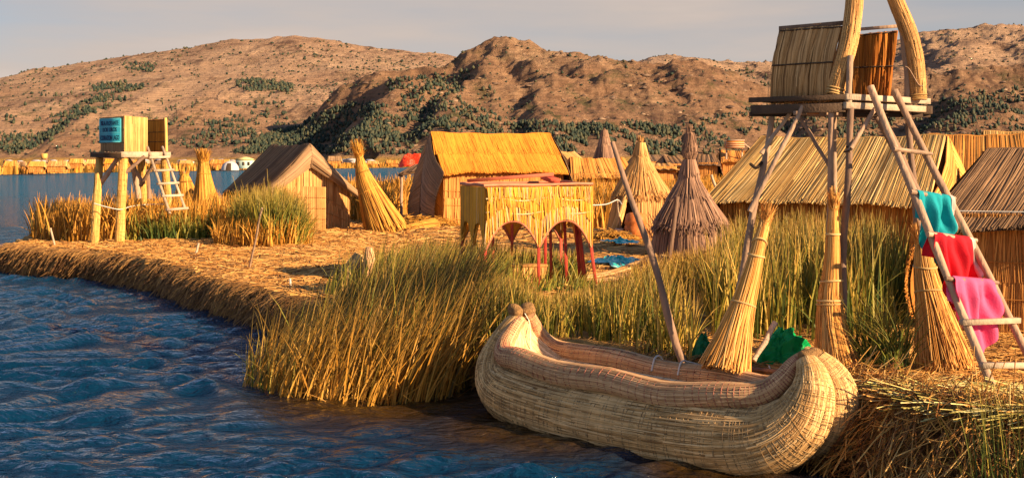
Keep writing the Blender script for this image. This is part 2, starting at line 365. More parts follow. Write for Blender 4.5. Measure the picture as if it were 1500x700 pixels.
wmx = N(t, 'ShaderNodeMixShader'); L(t, cp.outputs[0], wmx.inputs[0]); L(t, b.outputs[0], wmx.inputs[1]); L(t, gl.outputs[0], wmx.inputs[2])
wou = N(t, 'ShaderNodeOutputMaterial'); L(t, wmx.outputs[0], wou.inputs[0])
th = np.linspace(-.75, .75, 640); D = np.concatenate([np.geomspace(8, 60, 600), np.geomspace(61, 9000, 60)])
X, Y, q = grid_mb(th, D, 0)
g2 = np.random.default_rng(11); Z = np.zeros_like(X); wx = X + .35 * (vnoise(X * .35, Y * .35) - .5) * 4; wy = Y + .35 * (vnoise(X * .4 + 50, Y * .4) - .5) * 4
for i in range(60):
    lam = .17 * (1.5 / .17) ** (g2.random() ** 1.2); ang = R(97) + g2.normal(0, .5); k = 2 * np.pi / lam
    ph = k * (wx * math.cos(ang) + wy * math.sin(ang)) + g2.uniform(0, 6.3)
    fade = np.clip(1.6 - D[:, None] * .011 / lam * 2.2, 0, 1)
    sn = (np.sin(ph) + .0) ; Z += .0098 * lam ** .62 * (sn + .35 * np.abs(sn) * sn) * fade
env = .5 + 1.1 * fbm(X * .16, Y * .16, 3); Z *= env
Z *= 1 - .55 * np.clip(1 - sdf([(-4, 14), (-4, 22), (4.5, 15), (3, 12.2), (-1, 13.5)], X, Y) / 1.5, 0, 1)
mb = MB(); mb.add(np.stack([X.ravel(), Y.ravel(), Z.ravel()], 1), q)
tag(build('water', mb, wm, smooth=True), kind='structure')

# ------------------------------------------------------------------ reed island (walkable bed of cut reeds)
ISL = [(-15.3, 36.4), (-13.2, 34.4), (-11.0, 32.9), (-9.4, 31.0), (-8.1, 29.2), (-7.0, 27.2), (-6.2, 25.9), (-5.3, 24.6), (-4.6, 23.4), (-3.6, 21.5), (-2.6, 19.6), (-1.3, 18.2),
       (-.2, 17.3), (.9, 16.5), (2.0, 15.4), (3.0, 14.4), (3.55, 13.4), (3.75, 12.5), (4.3, 11.7), (5.5, 10.9), (8, 10.0), (30, 9), (90, 60), (340, 240), (200, 300), (60, 300), (20, 190), (-9, 95), (-9.5, 66), (-8.4, 56), (-10.5, 50), (-14, 48.0), (-17.2, 46), (-17.0, 43.5), (-16.1, 40.5), (-15.6, 38)]
th = np.linspace(-.62, .9, 620); D = np.concatenate([np.geomspace(8.5, 70, 560), np.geomspace(70.8, 320, 60)])
X, Y, q = grid_mb(th, D, 0); S = sdf(ISL, X, Y) + (fbm(X * 1.6, Y * 1.6, 4) - .5) * .7
def gz(X, Y):
    return .70 + (fbm(X * .35, Y * .35, 4) - .5) * .22 + (fbm(X * 2.2, Y * 2.2, 3) - .5) * .10 - .12 * np.clip((Y - 90) / 100, 0, 1)
e = np.clip((S + .18) / .28, 0, 1); Z = gz(X, Y) * (1 - e ** 1.6) - .5 * e ** 1.6
keep = (S.ravel() < .5)[q].any(1); q = q[keep]
mb = MB(); mb.add(np.stack([X.ravel(), Y.ravel(), Z.ravel()], 1), q, var=np.clip(fbm(X * .5, Y * .5, 4).ravel() * 1.6 - .3, 0, 1))
GROUND = mat('reed_bed', [(.22, .11, .03), (.44, .23, .06), (.60, .34, .10)], noise=5, amp=.35, bump=1.0, bscale=22, rough=.85)
tag(build('reed_island', mb, GROUND, smooth=True), kind='structure')

def inside(poly, n, marg=0.0):
    poly = np.asarray(poly); lo, hi = poly.min(0), poly.max(0); out = np.zeros((0, 2))
    while len(out) < n:
        p = rng.uniform(lo, hi, (n * 2, 2)); out = np.vstack([out, p[sdf(poly, p[:, 0], p[:, 1]) < -marg]])
    return out[:n]

# loose cut straw over the bed, more of it close by
STRAWG = mat('loose_straw', [(.20, .08, .02), (.50, .25, .06), (.72, .41, .11), (.84, .54, .19)], noise=3, amp=.15)
def loose(poly, n, ln, w, ang=None, spread=9.0, z=.02, zs=.05, tilt=.12):
    p = inside(poly, n, .1); k = sdf(ISL, p[:, 0], p[:, 1]) < -.12; p = p[k]; n = len(p)
    a = rng.uniform(0, np.pi, n) if ang is None else ang + rng.normal(0, spread, n)
    l = ln * rng.uniform(.4, 1.5, n); t = np.linspace(-.5, .5, 3)[None]; bend = rng.normal(0, .12, n)
    C = np.zeros((n, 3, 3)); dx, dy = np.cos(a)[:, None], np.sin(a)[:, None]
    C[..., 0] = p[:, :1] + dx * t * l[:, None] - dy * (bend[:, None] * l[:, None] * (t * 4) ** 2 * .25); C[..., 1] = p[:, 1:] + dy * t * l[:, None] + dx * (bend[:, None] * l[:, None] * (t * 4) ** 2 * .25)
    C[..., 2] = gz(C[..., 0], C[..., 1]) + z + zs * rng.random(n)[:, None] + rng.normal(0, tilt, n)[:, None] * t * l[:, None]
    return C, np.stack([-np.sin(a), np.cos(a), 0 * a], 1), w * rng.uniform(.6, 1.5, n)
mb = MB()
for poly, n, ln, w, ang, sp in (
    ([(-15, 36.8), (-11, 33), (-8, 29), (-6, 25.5), (-4.5, 23), (-2, 20), (0, 18), (2, 22), (2, 30), (-3, 38), (-6, 46), (-16, 44)], 15000, .42, .030, None, 0),
    ([(-9, 38), (3, 34), (5, 46), (-4, 58), (-8, 50)], 2500, .6, .05, None, 0),
    ([(1.6, 16.5), (2.8, 15), (3.7, 13.3), (3.9, 12.4), (5, 11.3), (8, 10.4), (8.5, 17), (5, 19), (2, 18)], 10000, .45, .016, None, 0),
    ([(3.9, 12.6), (4.6, 11.7), (7.5, 10.6), (7.5, 13.1), (4.2, 13.4)], 3800, .8, .016, R(12), .22),
    ([(1, 20), (8, 18), (9, 30), (4, 34), (1, 32)], 3500, .5, .03, None, 0)):
    C, s, ww = loose(poly, n, ln, w, ang, sp); mb.straws(C, s, np.tile((0, 0, 1.), (len(C), 1)), ww, rng.random(len(C)))
tag(build('cut_straw', mb, STRAWG), 'loose golden cut reeds strewn over the floor of the floating island', 'straw', kind='stuff')

mb = MB(); C, s, ww = loose([(3.8, 13.1), (4.1, 12.2), (4.7, 11.5), (5.6, 10.9), (8, 10.2), (8, 12.2), (4.6, 13.2)], 4200, .8, .015, R(8), .25, .05, .10)
mb.straws(C, s, np.tile((0, 0, 1.), (len(C), 1)), ww, rng.random(len(C)))
tag(build('green_cut_reeds', mb, mat('fresh_cut_reed', [(.20, .15, .03), (.48, .40, .10), (.74, .62, .22), (.84, .74, .36)], noise=2, amp=.2)), 'fresh pale green cut reeds laid flat along the near bank', 'straw', kind='stuff')

# ragged reed ends hanging down the bank to the water
mb = MB(); E = np.array(ISL[:23], float); seg = np.linalg.norm(np.diff(E, axis=0), axis=1); cum = np.concatenate([[0], np.cumsum(seg)])
def along(s):
    i = np.clip(np.searchsorted(cum, s) - 1, 0, len(seg) - 1); f = (s - cum[i]) / seg[i]; p = E[i] + (E[i + 1] - E[i]) * f[:, None]
    d = (E[i + 1] - E[i]) / seg[i][:, None]; return p, np.stack([d[:, 1], -d[:, 0]], 1), d     # outward normal to the water
n = 10000; s_ = rng.uniform(0, cum[20] + 2, n); p, o_, d_ = along(s_)
lev = rng.random(n) ** .8; ln = rng.uniform(.25, .75, n)
A0 = p - o_ * rng.uniform(.1, .55, n)[:, None]; z0 = .10 + .66 * lev
drop = rng.uniform(.25, 1.15, n) * ln; outw = rng.uniform(.05, .34, n) * (1.1 - .5 * lev)
C = np.zeros((n, 4, 3)); tt = np.linspace(0, 1, 4)[None]
sk = rng.normal(0, .28, n)
for k in (0, 1): C[..., k] = A0[:, k:k + 1] + o_[:, k:k + 1] * (tt ** .7) * (outw + .3)[:, None] + d_[:, k:k + 1] * sk[:, None] * tt * ln[:, None]
C[..., 2] = np.maximum(z0[:, None] - drop[:, None] * tt ** 1.8 + .02, -.05)
mb.straws(C, np.concatenate([d_, np.zeros((n, 1))], 1), nrm(np.concatenate([o_, np.full((n, 1), .6)], 1)), .0010 * np.clip(p[:, 1], 14, 40) * rng.uniform(.5, 1.4, n), np.clip(rng.random(n) * .62 + .12 * (lev > .8), 0, 1))
tag(build('bank_reeds', mb, mat('bank_straw', [(.09, .045, .02), (.24, .13, .045), (.48, .28, .09), (.68, .43, .16)], noise=3, amp=.2)), 'dark shaggy ends of cut reeds hanging down the island bank to the water', 'straw', kind='stuff')

# ------------------------------------------------------------------ hills: a skeleton of real ridges, worn by noise
def rp(px, py, D): return ((px - 750) / F * D, D, H + (HY - py) / F * D)
RID = []
def ridge(pts, k, kl=None): RID.append((np.array([rp(*p) for p in pts]), k, kl or k))
ridge([(x, y, 4600) for x, y in [(-500, 190), (-300, 160), (-150, 136), (0, 120), (60, 105), (160, 90), (230, 81), (290, 71), (350, 62), (410, 55), (440, 52), (490, 59), (560, 69), (640, 80), (680, 87), (760, 104), (900, 140)]], .27)
ridge([(330, 66, 4500), (270, 98, 4000), (215, 130, 3400), (140, 170, 2900), (60, 212, 2500)], .32, .9)
ridge([(560, 72, 4500), (520, 120, 3700), (470, 160, 3100), (420, 195, 2700)], .24, .8)
ridge([(430, 56, 4500), (390, 100, 3900), (330, 150, 3200), (290, 205, 2700)], .2, .5)
ridge([(120, 100, 4500), (60, 150, 3500), (0, 195, 2800)], .25, .6); ridge([(-40, 130, 4500), (-120, 190, 3000)], .3)
MID = 2500
ridge([(x, y, MID) for x, y in [(330, 229), (400, 205), (440, 180), (480, 153), (510, 130), (545, 115), (600, 110), (640, 100), (680, 86), (710, 72), (735, 67), (770, 71), (800, 79), (840, 84), (900, 94), (960, 104), (1020, 116), (1100, 132), (1180, 150)]], .66, .9)
ridge([(545, 114, 2480), (580, 122, 2350), (560, 160, 2120), (520, 200, 1900)], .44, 1.15)
ridge([(690, 82, 2480), (700, 110, 2300), (660, 150, 2080), (610, 190, 1880)], .44, 1.15)
ridge([(735, 68, 2480), (800, 108, 2280), (790, 150, 2060), (760, 195, 1850)], .42, 1.15)
ridge([(840, 85, 2480), (890, 125, 2250), (880, 165, 2040), (850, 205, 1850)], .42, 1.1)
ridge([(960, 105, 2480), (1000, 150, 2200), (985, 190, 2000)], .42, 1.1)
ridge([(x, y, 4200) for x, y in [(860, 118), (900, 108), (945, 100), (965, 88), (985, 83), (1010, 87), (1060, 89), (1130, 91), (1180, 80), (1230, 74), (1300, 60), (1350, 51), (1400, 45), (1450, 37), (1500, 41), (1600, 50), (1900, 70)]], .3)
ridge([(1010, 88, 4100), (1060, 120, 3500), (1040, 150, 3100)], .3, .9)
ridge([(1400, 48, 4100), (1380, 95, 3400), (1300, 130, 2900)], .3, .9)
ridge([(1520, 45, 4100), (1560, 90, 3300), (1480, 120, 2800)], .3, .9)
ridge([(x, y, 2300) for x, y in [(930, 226), (985, 200), (1050, 180), (1110, 165), (1200, 148), (1300, 128), (1400, 112), (1500, 98), (1700, 84), (1900, 80)]], .42, 1.15)
ridge([(1200, 149, 2280), (1190, 190, 2020)], .42, 1.0); ridge([(1400, 112, 2280), (1420, 160, 1960), (1390, 200, 1760)], .42, 1.0); ridge([(1560, 94, 2280), (1600, 160, 1900)], .42, 1.0)
def hills(X, Y):
    wx = X + (fbm(X / 420, Y / 420, 4) - .5) * 170; wy = Y + (fbm(X / 420 + 40, Y / 420, 4) - .5) * 170
    h = np.full(X.shape, -50.0)
    for P_, k, kl in RID:
        hh = np.full(X.shape, -1e3)
        for a, b in zip(P_[:-1], P_[1:]):
            e = b[:2] - a[:2]; t = np.clip(((wx - a[0]) * e[0] + (wy - a[1]) * e[1]) / (e @ e), 0, 1)
            dx = wx - a[0] - t * e[0]; dy = wy - a[1] - t * e[1]; d = np.hypot(dx, dy)
            kk = k + (kl - k) * np.clip(.5 - dx / (d + 30) * .8, 0, 1) * (dx < 0)
            hh = np.maximum(hh, a[2] + (b[2] - a[2]) * t - kk * (np.sqrt(d * d + 900) - 30) * (1 - .12 * np.clip(d / 900, 0, 1)))
        m = 14.0; h = np.where(np.abs(h - hh) < m, np.maximum(h, hh) + (m - np.abs(h - hh)) ** 2 / (4 * m), np.maximum(h, hh))
    f = np.clip(h / 130, 0, 1) * (1 - .62 * np.clip((Y - 2900) / 500, 0, 1) * np.clip((900 - X) / 500, 0, 1))
    h = h + f * ((fbm(X / 300, Y / 300, 6, True, .55) - .62) * 64 + (fbm(X / 70 + 9, Y / 70, 4, True) - .5) * 20 + (fbm(X / 24, Y / 24, 3) - .5) * 9)
    st = 7.5; q_ = h / st + (vnoise(X / 80, Y / 80)) * 1.2; fr = q_ - np.floor(q_); h = h + f * st * .5 * (np.clip(fr * 2.2, 0, 1) - fr) * np.clip(fbm(X / 300 + 5, Y / 300, 2) * 2.6 - .8, 0, 1)
    return h
SHORE = [(-700, 225), (-130, 262), (-95, 427), (-50, 600), (75, 700), (130, 620), (150, 430), (100, 300), (30, 240), (120, 200), (900, 240), (9000, 5000), (9000, 9000), (-9000, 9000), (-9000, 1000)]
th = np.linspace(-.72, .80, 1100); D = np.concatenate([np.geomspace(190, 1500, 150), np.geomspace(1505, 2700, 300), np.geomspace(2705, 7500, 300)])
X, Y, q = grid_mb(th, D, 0); HZ = hills(X, Y)
sh = sdf(SHORE, X, Y); flat = np.where(sh < 0, .45 + .5 * fbm(X / 60, Y / 60, 3), -1.5 + .9 * 0); Z = np.where(HZ > 0, flat + HZ, flat); Z = np.where(HZ > -8, np.maximum(Z, flat + (HZ + 8) ** 2 / 32 * (HZ < 8) + np.where(HZ >= 8, HZ, 0)), Z)
HX, HYY, HZZ = X, Y, Z
mb = MB(); mb.add(np.stack([X.ravel(), Y.ravel(), Z.ravel()], 1), q)
hm = bpy.data.materials.new('hillside'); hm.use_nodes = True; t = hm.node_tree; b = t.nodes['Principled BSDF']; b.inputs['Roughness'].default_value = .95; b.inputs['Specular IOR Level'].default_value = .1
g = N(t, 'ShaderNodeNewGeometry'); sp = N(t, 'ShaderNodeSeparateXYZ'); L(t, g.outputs['Position'], sp.inputs[0])
def nz_(sc, det=6, ro=.6, st=(1, 1, 1)):
    m = N(t, 'ShaderNodeMapping'); m.inputs['Scale'].default_value = st; L(t, g.outputs['Position'], m.inputs[0])
    n = N(t, 'ShaderNodeTexNoise'); n.inputs['Scale'].default_value = sc; n.inputs['Detail'].default_value = det; n.inputs['Roughness'].default_value = ro; L(t, m.outputs[0], n.inputs['Vector']); return n
def ramp(s, a, b_, ca, cb, mid=None):
    r = N(t, 'ShaderNodeValToRGB'); e = r.color_ramp.elements; e[0].position = a; e[0].color = (*ca, 1); e[1].position = b_; e[1].color = (*cb, 1)
    if mid: x = e.new(mid[0]); x.color = (*mid[1], 1)
    L(t, s, r.inputs[0]); return r.outputs[0]
def mixr(f, a, b_):
    m = N(t, 'ShaderNodeMix', data_type='RGBA'); L(t, f, m.inputs['Factor'])
    for s_, v in (('A', a), ('B', b_)):
        if isinstance(v, tuple): m.inputs[s_].default_value = (*v, 1)
        else: L(t, v, m.inputs[s_])
    return m.outputs['Result']
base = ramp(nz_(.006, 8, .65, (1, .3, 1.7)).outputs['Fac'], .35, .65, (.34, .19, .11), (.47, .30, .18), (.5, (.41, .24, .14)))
ST = (1, .3, 1.7)
rock = ramp(nz_(.022, 9, .78, ST).outputs['Fac'], .46, .60, (0, 0, 0), (1, 1, 1))
big = ramp(nz_(.0035, 3).outputs['Fac'], .44, .6, (.15, .15, .15), (1, 1, 1))
mrk = N(t, 'ShaderNodeMath', operation='MULTIPLY'); L(t, rock, mrk.inputs[0]); L(t, big, mrk.inputs[1])
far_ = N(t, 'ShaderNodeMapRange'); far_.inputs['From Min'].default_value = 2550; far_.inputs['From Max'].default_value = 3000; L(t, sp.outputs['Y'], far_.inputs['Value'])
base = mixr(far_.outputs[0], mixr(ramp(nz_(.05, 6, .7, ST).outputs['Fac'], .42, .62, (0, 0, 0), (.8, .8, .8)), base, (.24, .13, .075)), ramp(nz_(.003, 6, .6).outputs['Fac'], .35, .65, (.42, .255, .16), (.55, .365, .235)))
c1 = mixr(mrk.outputs[0], base, (.13, .075, .055))
ter = N(t, 'ShaderNodeTexWave', wave_type='BANDS', bands_direction='Z'); ter.inputs['Scale'].default_value = .045; ter.inputs['Distortion'].default_value = 14; ter.inputs['Detail'].default_value = 3; ter.inputs['Detail Scale'].default_value = .05; L(t, g.outputs['Position'], ter.inputs[0])
tr_ = ramp(ter.outputs['Fac'], .0, .35, (.35, .35, .35), (0, 0, 0)); c2 = mixr(tr_, c1, (.20, .13, .07))
scr = ramp(nz_(.014, 9, .75, ST).outputs['Fac'], .54, .62, (0, 0, 0), (.85, .85, .85)); lowm = N(t, 'ShaderNodeMapRange'); lowm.inputs['From Min'].default_value = 60; lowm.inputs['From Max'].default_value = 260; lowm.inputs['To Min'].default_value = 1; lowm.inputs['To Max'].default_value = .25; L(t, sp.outputs['Z'], lowm.inputs['Value'])
ms = N(t, 'ShaderNodeMath', operation='MULTIPLY'); L(t, scr, ms.inputs[0]); L(t, lowm.outputs[0], ms.inputs[1]); c3 = mixr(ms.outputs[0], c2, (.06, .075, .03))
pl = N(t, 'ShaderNodeMapRange'); pl.inputs['From Min'].default_value = 4; pl.inputs['From Max'].default_value = 12; L(t, sp.outputs['Z'], pl.inputs['Value'])
plain = ramp(nz_(.02, 4).outputs['Fac'], .4, .6, (.38, .22, .05), (.60, .36, .08)); c4 = mixr(pl.outputs[0], plain, c3)
L(t, c4, b.inputs['Base Color'])
bp = N(t, 'ShaderNodeBump'); bp.inputs['Strength'].default_value = 1; bp.inputs['Distance'].default_value = 18; L(t, nz_(.03, 10, .78, (1, .5, 1.5)).outputs['Fac'], bp.inputs['Height']); L(t, bp.outputs[0], b.inputs['Normal'])
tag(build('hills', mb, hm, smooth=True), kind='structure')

# woods, scrub and rocks on the slopes
px = 750 + F * HX / HYY; py = HY - (HZZ - H) / HYY * F
def hillpick(poly, D0, D1, n, clump=.5, seed=0):
    s = sdf(poly, px, py); k = np.argwhere((s < 0) & (HYY > D0) & (HYY < D1) & (HZZ > 2))
    if len(k) == 0: return np.zeros((0, 3))
    wgt = HYY[k[:, 0], k[:, 1]] ** 2 * (fbm(HX[k[:, 0], k[:, 1]] / 75 + seed, HYY[k[:, 0], k[:, 1]] / 75, 5, False, .75) > clump) + 1e-9
    i = k[rng.choice(len(k), n, p=wgt / wgt.sum())]; a, b_ = i[:, 0], i[:, 1]; j = rng.uniform(-.5, .5, (n, 2))
    x = HX[a, b_] + j[:, 0] * 6; y = HYY[a, b_] + j[:, 1] * 8; return np.stack([x, y, HZZ[a, b_]], 1)
T = [hillpick([(345, 118), (380, 117), (428, 125), (428, 133), (360, 136), (348, 128)], 2500, 4500, 350, 0),
     hillpick([(120, 150), (215, 120), (200, 140), (110, 180), (40, 225), (0, 228), (0, 205), (60, 185)], 2000, 4400, 700, .47),
     hillpick([(180, 95), (230, 92), (225, 108), (185, 108)], 2500, 4700, 60, .4), hillpick([(130, 125), (190, 120), (190, 135), (135, 135)], 2500, 4700, 90, .4),
     hillpick([(240, 160), (420, 130), (420, 225), (240, 225)], 2000, 4400, 420, .57),
     hillpick([(0, 150), (180, 110), (300, 190), (300, 228), (0, 228)], 2000, 4500, 260, .57),
     hillpick([(340, 226), (430, 180), (520, 150), (640, 170), (800, 180), (960, 190), (960, 228)], 1500, 2600, 4200, .43, 3),  # real woods, planted denser to stand in for shade on this flank
     hillpick([(560, 120), (700, 100), (760, 180), (600, 180)], 1500, 2600, 700, .5, 7),
     hillpick([(800, 185), (930, 180), (1000, 190), (1000, 228), (800, 226)], 1400, 2600, 600, .4, 3),
     hillpick([(930, 228), (960, 190), (1100, 160), (1350, 150), (1600, 110), (1600, 228)], 1400, 2600, 3600, .40, 5),  # thickened too, dark trees carry the shade of these slopes
     hillpick([(960, 100), (1130, 100), (1130, 165), (960, 190)], 2500, 4400, 200, .55)]
ntree = sum(len(x) for x in T)
T += [hillpick([(-100, 60), (700, 60), (700, 229), (-100, 229)], 1500, 4600, 1900, .49, 11), hillpick([(400, 60), (1600, 30), (1600, 229), (400, 229)], 1400, 4300, 4200, .46, 15)]
T = np.vstack(T); n = len(T); mb = MB()
hh = rng.uniform(4.5, 10.5, n) * (T[:, 1] / 2300) ** .6; hh[ntree:] *= rng.uniform(.3, .6, n - ntree); rr = hh * rng.uniform(.2, .42, n); rr[ntree:] *= 1.9; a = np.linspace(0, 2 * np.pi, 7)[:-1]
prof = [(0, .06), (.25, .8), (.5, 1.0), (.78, .62), (1, .04)]
V = np.zeros((n, 5, 6, 3))
for i, (z, r) in enumerate(prof):
    rj = r * rr[:, None] * rng.uniform(.7, 1.3, (n, 6)); V[:, i, :, 0] = T[:, :1] + rj * np.cos(a); V[:, i, :, 1] = T[:, 1:2] + rj * np.sin(a); V[:, i, :, 2] = T[:, 2:] - 1 + hh[:, None] * (z + rng.normal(0, .04, (n, 6)))
bi = (np.arange(n) * 30)[:, None]; q = np.concatenate([bi + np.array([[i * 6 + j, i * 6 + (j + 1) % 6, i * 6 + 6 + (j + 1) % 6, i * 6 + 6 + j]]).reshape(1, 4) if 0 else (bi + np.array([i * 6 + j, i * 6 + (j + 1) % 6, i * 6 + 6 + (j + 1) % 6, i * 6 + 6 + j])) for i in range(4) for j in range(6)])
mb.add(V.reshape(-1, 3), q, var=np.repeat(rng.random(n), 30))
tag(build('woodland', mb, mat('far_foliage', [(.018, .032, .025), (.035, .052, .032), (.10, .09, .045)], noise=.05, amp=.2)), 'dark scattered woods of eucalyptus on the distant hillsides', 'woodland', kind='stuff')

mb = MB(); n = 5000; s_ = rng.uniform(cum[16] - .3, cum[20] + 1, n); p, o_, d_ = along(s_); u = rng.uniform(-.7, .55, n); A0 = p + o_ * u[:, None]
e_ = np.clip((u + .15) / .62, 0, 1); zc = .78 - .84 * e_ ** 1.3 + rng.uniform(-.05, .16, n); ang = rng.uniform(0, 2 * np.pi, n); ln = rng.uniform(.2, .85, n); t = np.linspace(-.5, .5, 6)[None]; bd = rng.normal(0, .35, n)
hx = np.cos(ang)[:, None] * t * ln[:, None] + d_[:, :1] * 0; hy = np.sin(ang)[:, None] * t * ln[:, None]; ou = hx * o_[:, :1] + hy * o_[:, 1:]
C = np.stack([A0[:, :1] + hx, A0[:, 1:] + hy, zc[:, None] - ou * .9 * (e_ > 0)[:, None] + (bd * ln)[:, None] * (t * 2) ** 2 * .35], -1)
mb.straws(C, nrm(np.stack([-np.sin(ang), np.cos(ang), .3 + 0 * ang], 1)), nrm(np.concatenate([o_, np.full((n, 1), 1.0)], 1)), rng.uniform(.007, .02, n), rng.random(n) ** 1.3)
tag(build('straw_heap', mb, mat('heap_straw', [(.10, .04, .015), (.34, .15, .03), (.66, .38, .09), (.80, .58, .22)], noise=3, amp=.2)), 'tangled heap of loose reed stems on the near bank below the tall tower', 'straw', kind='stuff')

Rk = np.vstack([hillpick([(-100, 60), (700, 60), (700, 215), (-100, 215)], 1600, 4600, 350, .52, 23), hillpick([(450, 60), (1600, 30), (1600, 225), (450, 225)], 1400, 4300, 3200, .50, 29)]); n = len(Rk)
rr = 1.2 + 3.6 * rng.random(n) ** 2.2 * (Rk[:, 1] / 2400) ** .5; V = np.zeros((n, 3, 6, 3)); a = np.linspace(0, 2 * np.pi, 7)[:-1]
for i, (z, r) in enumerate(((-.4, 1.15), (.45, .85), (.8, .3))):
    rj = r * rr[:, None] * rng.uniform(.6, 1.4, (n, 6)); V[:, i, :, 0] = Rk[:, :1] + rj * np.cos(a) * 1.5; V[:, i, :, 1] = Rk[:, 1:2] + rj * np.sin(a); V[:, i, :, 2] = Rk[:, 2:] + rr[:, None] * (z + rng.normal(0, .12, (n, 6))) * .8
bi = (np.arange(n) * 18)[:, None]; q = np.concatenate([bi + np.array([i * 6 + j, i * 6 + (j + 1) % 6, i * 6 + 6 + (j + 1) % 6, i * 6 + 6 + j]) for i in range(2) for j in range(6)] + [bi + np.array([12, 13, 14, 15]), bi + np.array([12, 15, 16, 17])])
mb = MB(); mb.add(V.reshape(-1, 3), q, var=np.repeat(rng.random(n), 18))
tag(build('rocks', mb, mat('hill_rock', [(.09, .055, .04), (.19, .12, .08), (.32, .215, .135)], noise=.2, amp=.3)), 'weathered rocks and boulders scattered over the distant hillsides', 'rocks', kind='stuff')

# ------------------------------------------------------------------ huts
def hut(name, label, R_, A, Lr, w, hr, he, zg=.7, e_in=(.3, .3), roof=GOLD, wall=WALL, cover=None, covL=None, covR=None, n=500, sw=.03, group=None,
        rows=2, sag=.05, lean=0, ov=.35, lipf=.25, ends=(1, 1), door=None, fr=.04, walln=260, cat='hut', detail=True):
    """R_ = world point of the ridge end nearest +a; A = ridge direction; w = half width to the eave; covL/covR = (apex lip height, corner lip height)"""
    a = np.array((math.cos(A), math.sin(A), 0)); b = np.array((math.sin(A), -math.cos(A), 0)); up = np.array((0, 0, 1.0))
    R1 = np.array((R_[0], R_[1], zg + hr)); R0 = R1 - a * Lr; ctr = (R0 + R1) / 2; ctr[2] = zg + he * .4
    root = thing(name, label, cat, (ctr[0], ctr[1], zg), group)
    cover = cover or roof
    E = {}
    for e, Rr in ((1, R1), (-1, R0)):
        for s in (1, -1):
            E[e, s] = Rr + a * e * e_in[0 if e < 0 else 1] + b * s * w; E[e, s][2] = zg + he
    mb = MB()
    def slope(s):
        q = quad(R0, R1, E[1, s], E[-1, s])
        def f(u, v):
            p = q(u, v); sg = -sag * 4 * v * (1 - v) * .6 - sag * 1.2 * np.sin(np.clip(u, 0, 1) * np.pi) * (1 - v) + .02 * np.sin(u * 23 + v * 3) - .10 * hr * .3 * (np.abs(2 * u - 1) ** 6) * v
            p[..., 2] += sg; return p
        return f
    for s in (1, -1):
        f = slope(s); mb.surf(f, 14, 8, var=.25, thick=-.0); thatch(mb, f, n, rows, sw, .05, 4, ctr=ctr, lean=lean, fringe=fr, over=.3)
    # ridge roll
    p = slope(1)(np.linspace(0, 1, 14), np.zeros(14)); mb.tube(p + up * .01, .05, 6, var=.3)
    build('roof', mb, roof, root)
    for e, Rr, cv in ((-1, R0, covL), (1, R1, covR)):
        if cv is None: continue
        mb = MB()
        for s in (1, -1):
            Ap = Rr + a * e * lipf; Ap[2] = zg + cv[0]; Ec = E[e, s] + a * e * lipf * .9 + b * s * .08; Ec[2] = zg + cv[1]
            q = quad(Rr, Ap, Ec, E[e, s])
            def f(u, v, q=q):
                p = q(u, v); bl = np.sin(np.clip(u, 0, 1) * np.pi) * .10 + np.sin(np.clip(v, 0, 1) * np.pi) * .14 + .025 * np.sin(v * 17 + u * 5)
                p = p + a * e * bl[..., None]; p[..., 2] -= .12 * np.sin(np.clip(v, 0, 1) * np.pi) * (1 - u); return p
            mb.surf(f, 8, 12, var=.3); thatch(mb, f, max(60, int(n * .4)), 1, sw, .04, 4, ctr=ctr, fringe=.05)
            if cv[0] < .8 or detail: pass
        f0 = lambda u, v: Rr * (1 - v[..., None]) + (Rr + a * e * lipf + up * (zg + cv[0] - Rr[2])) * v[..., None]
        t = np.linspace(0, 1, 8); ln = f0(t, t) + a * e * (.04 + .1 * np.sin(t * np.pi))[:, None]; mb.tube(ln, .035, 6, var=0)
        build('gable_cover', mb, cover, root)
    # walls
    wi = w - ov; mb = MB(); C = {}
    for e, Rr in ((1, R1), (-1, R0)):
        for s in (1, -1):
            C[e, s] = Rr + a * e * (e_in[0 if e < 0 else 1] * .6 - .08) + b * s * wi; C[e, s][2] = zg - .15
    zt = np.array((0, 0, he + .15 + ov * .75))
    for s in (1, -1):
        l, r = (C[-1, 1], C[1, 1]) if s == 1 else (C[1, -1], C[-1, -1])
        f = quad(l + zt, r + zt, r, l); mb.surf(f, 8, 4, var=.3); thatch(mb, f, walln, 2, sw * 1.1, .025, 3, ctr=ctr, fringe=.0, over=.1)
        for k in (.35, .6, .85): mb.tube(f(np.linspace(0, 1, 24), k + rng.uniform(-.03, .03) + .012 * np.sin(np.linspace(0, 1, 24) * rng.uniform(9, 16))) + b * s * .04, .009 * sw / .03, 5, cap=False, var=.35)
    for e, Rr in ((1, R1), (-1, R0)):
        l, r = (C[e, 1], C[e, -1]) if e == 1 else (C[e, -1], C[e, 1])
        def f(u, v, l=l, r=r):
            p = l * (1 - u[..., None]) + r * u[..., None]; top = he + .15 + (hr - he - .25) * np.clip(1 - np.abs(2 * u - 1), 0, 1); p[..., 2] = p[..., 2] + top * (1 - v) + .0; return p
        mb.surf(f, 13, 5, var=.3); thatch(mb, f, int(walln * .8), 2, sw * 1.1, .025, 3, ctr=ctr, fringe=.0, over=.1)
        for k in (.45, .68, .9): mb.tube(f(np.linspace(0, 1, 24), k + rng.uniform(-.03, .03) + .012 * np.sin(np.linspace(0, 1, 24) * rng.uniform(9, 16))) + a * e * .045, .009 * sw / .03, 5, cap=False, var=.35)
    build('wall', mb, wall, root)
    root_info = dict(a=a, b=b, R0=R0, R1=R1, E=E, C=C, ctr=ctr, zg=zg)
    return root, root_info

def px_ridge(px, py, Y, zg=.7): return ((px - 750) / F * Y, Y)
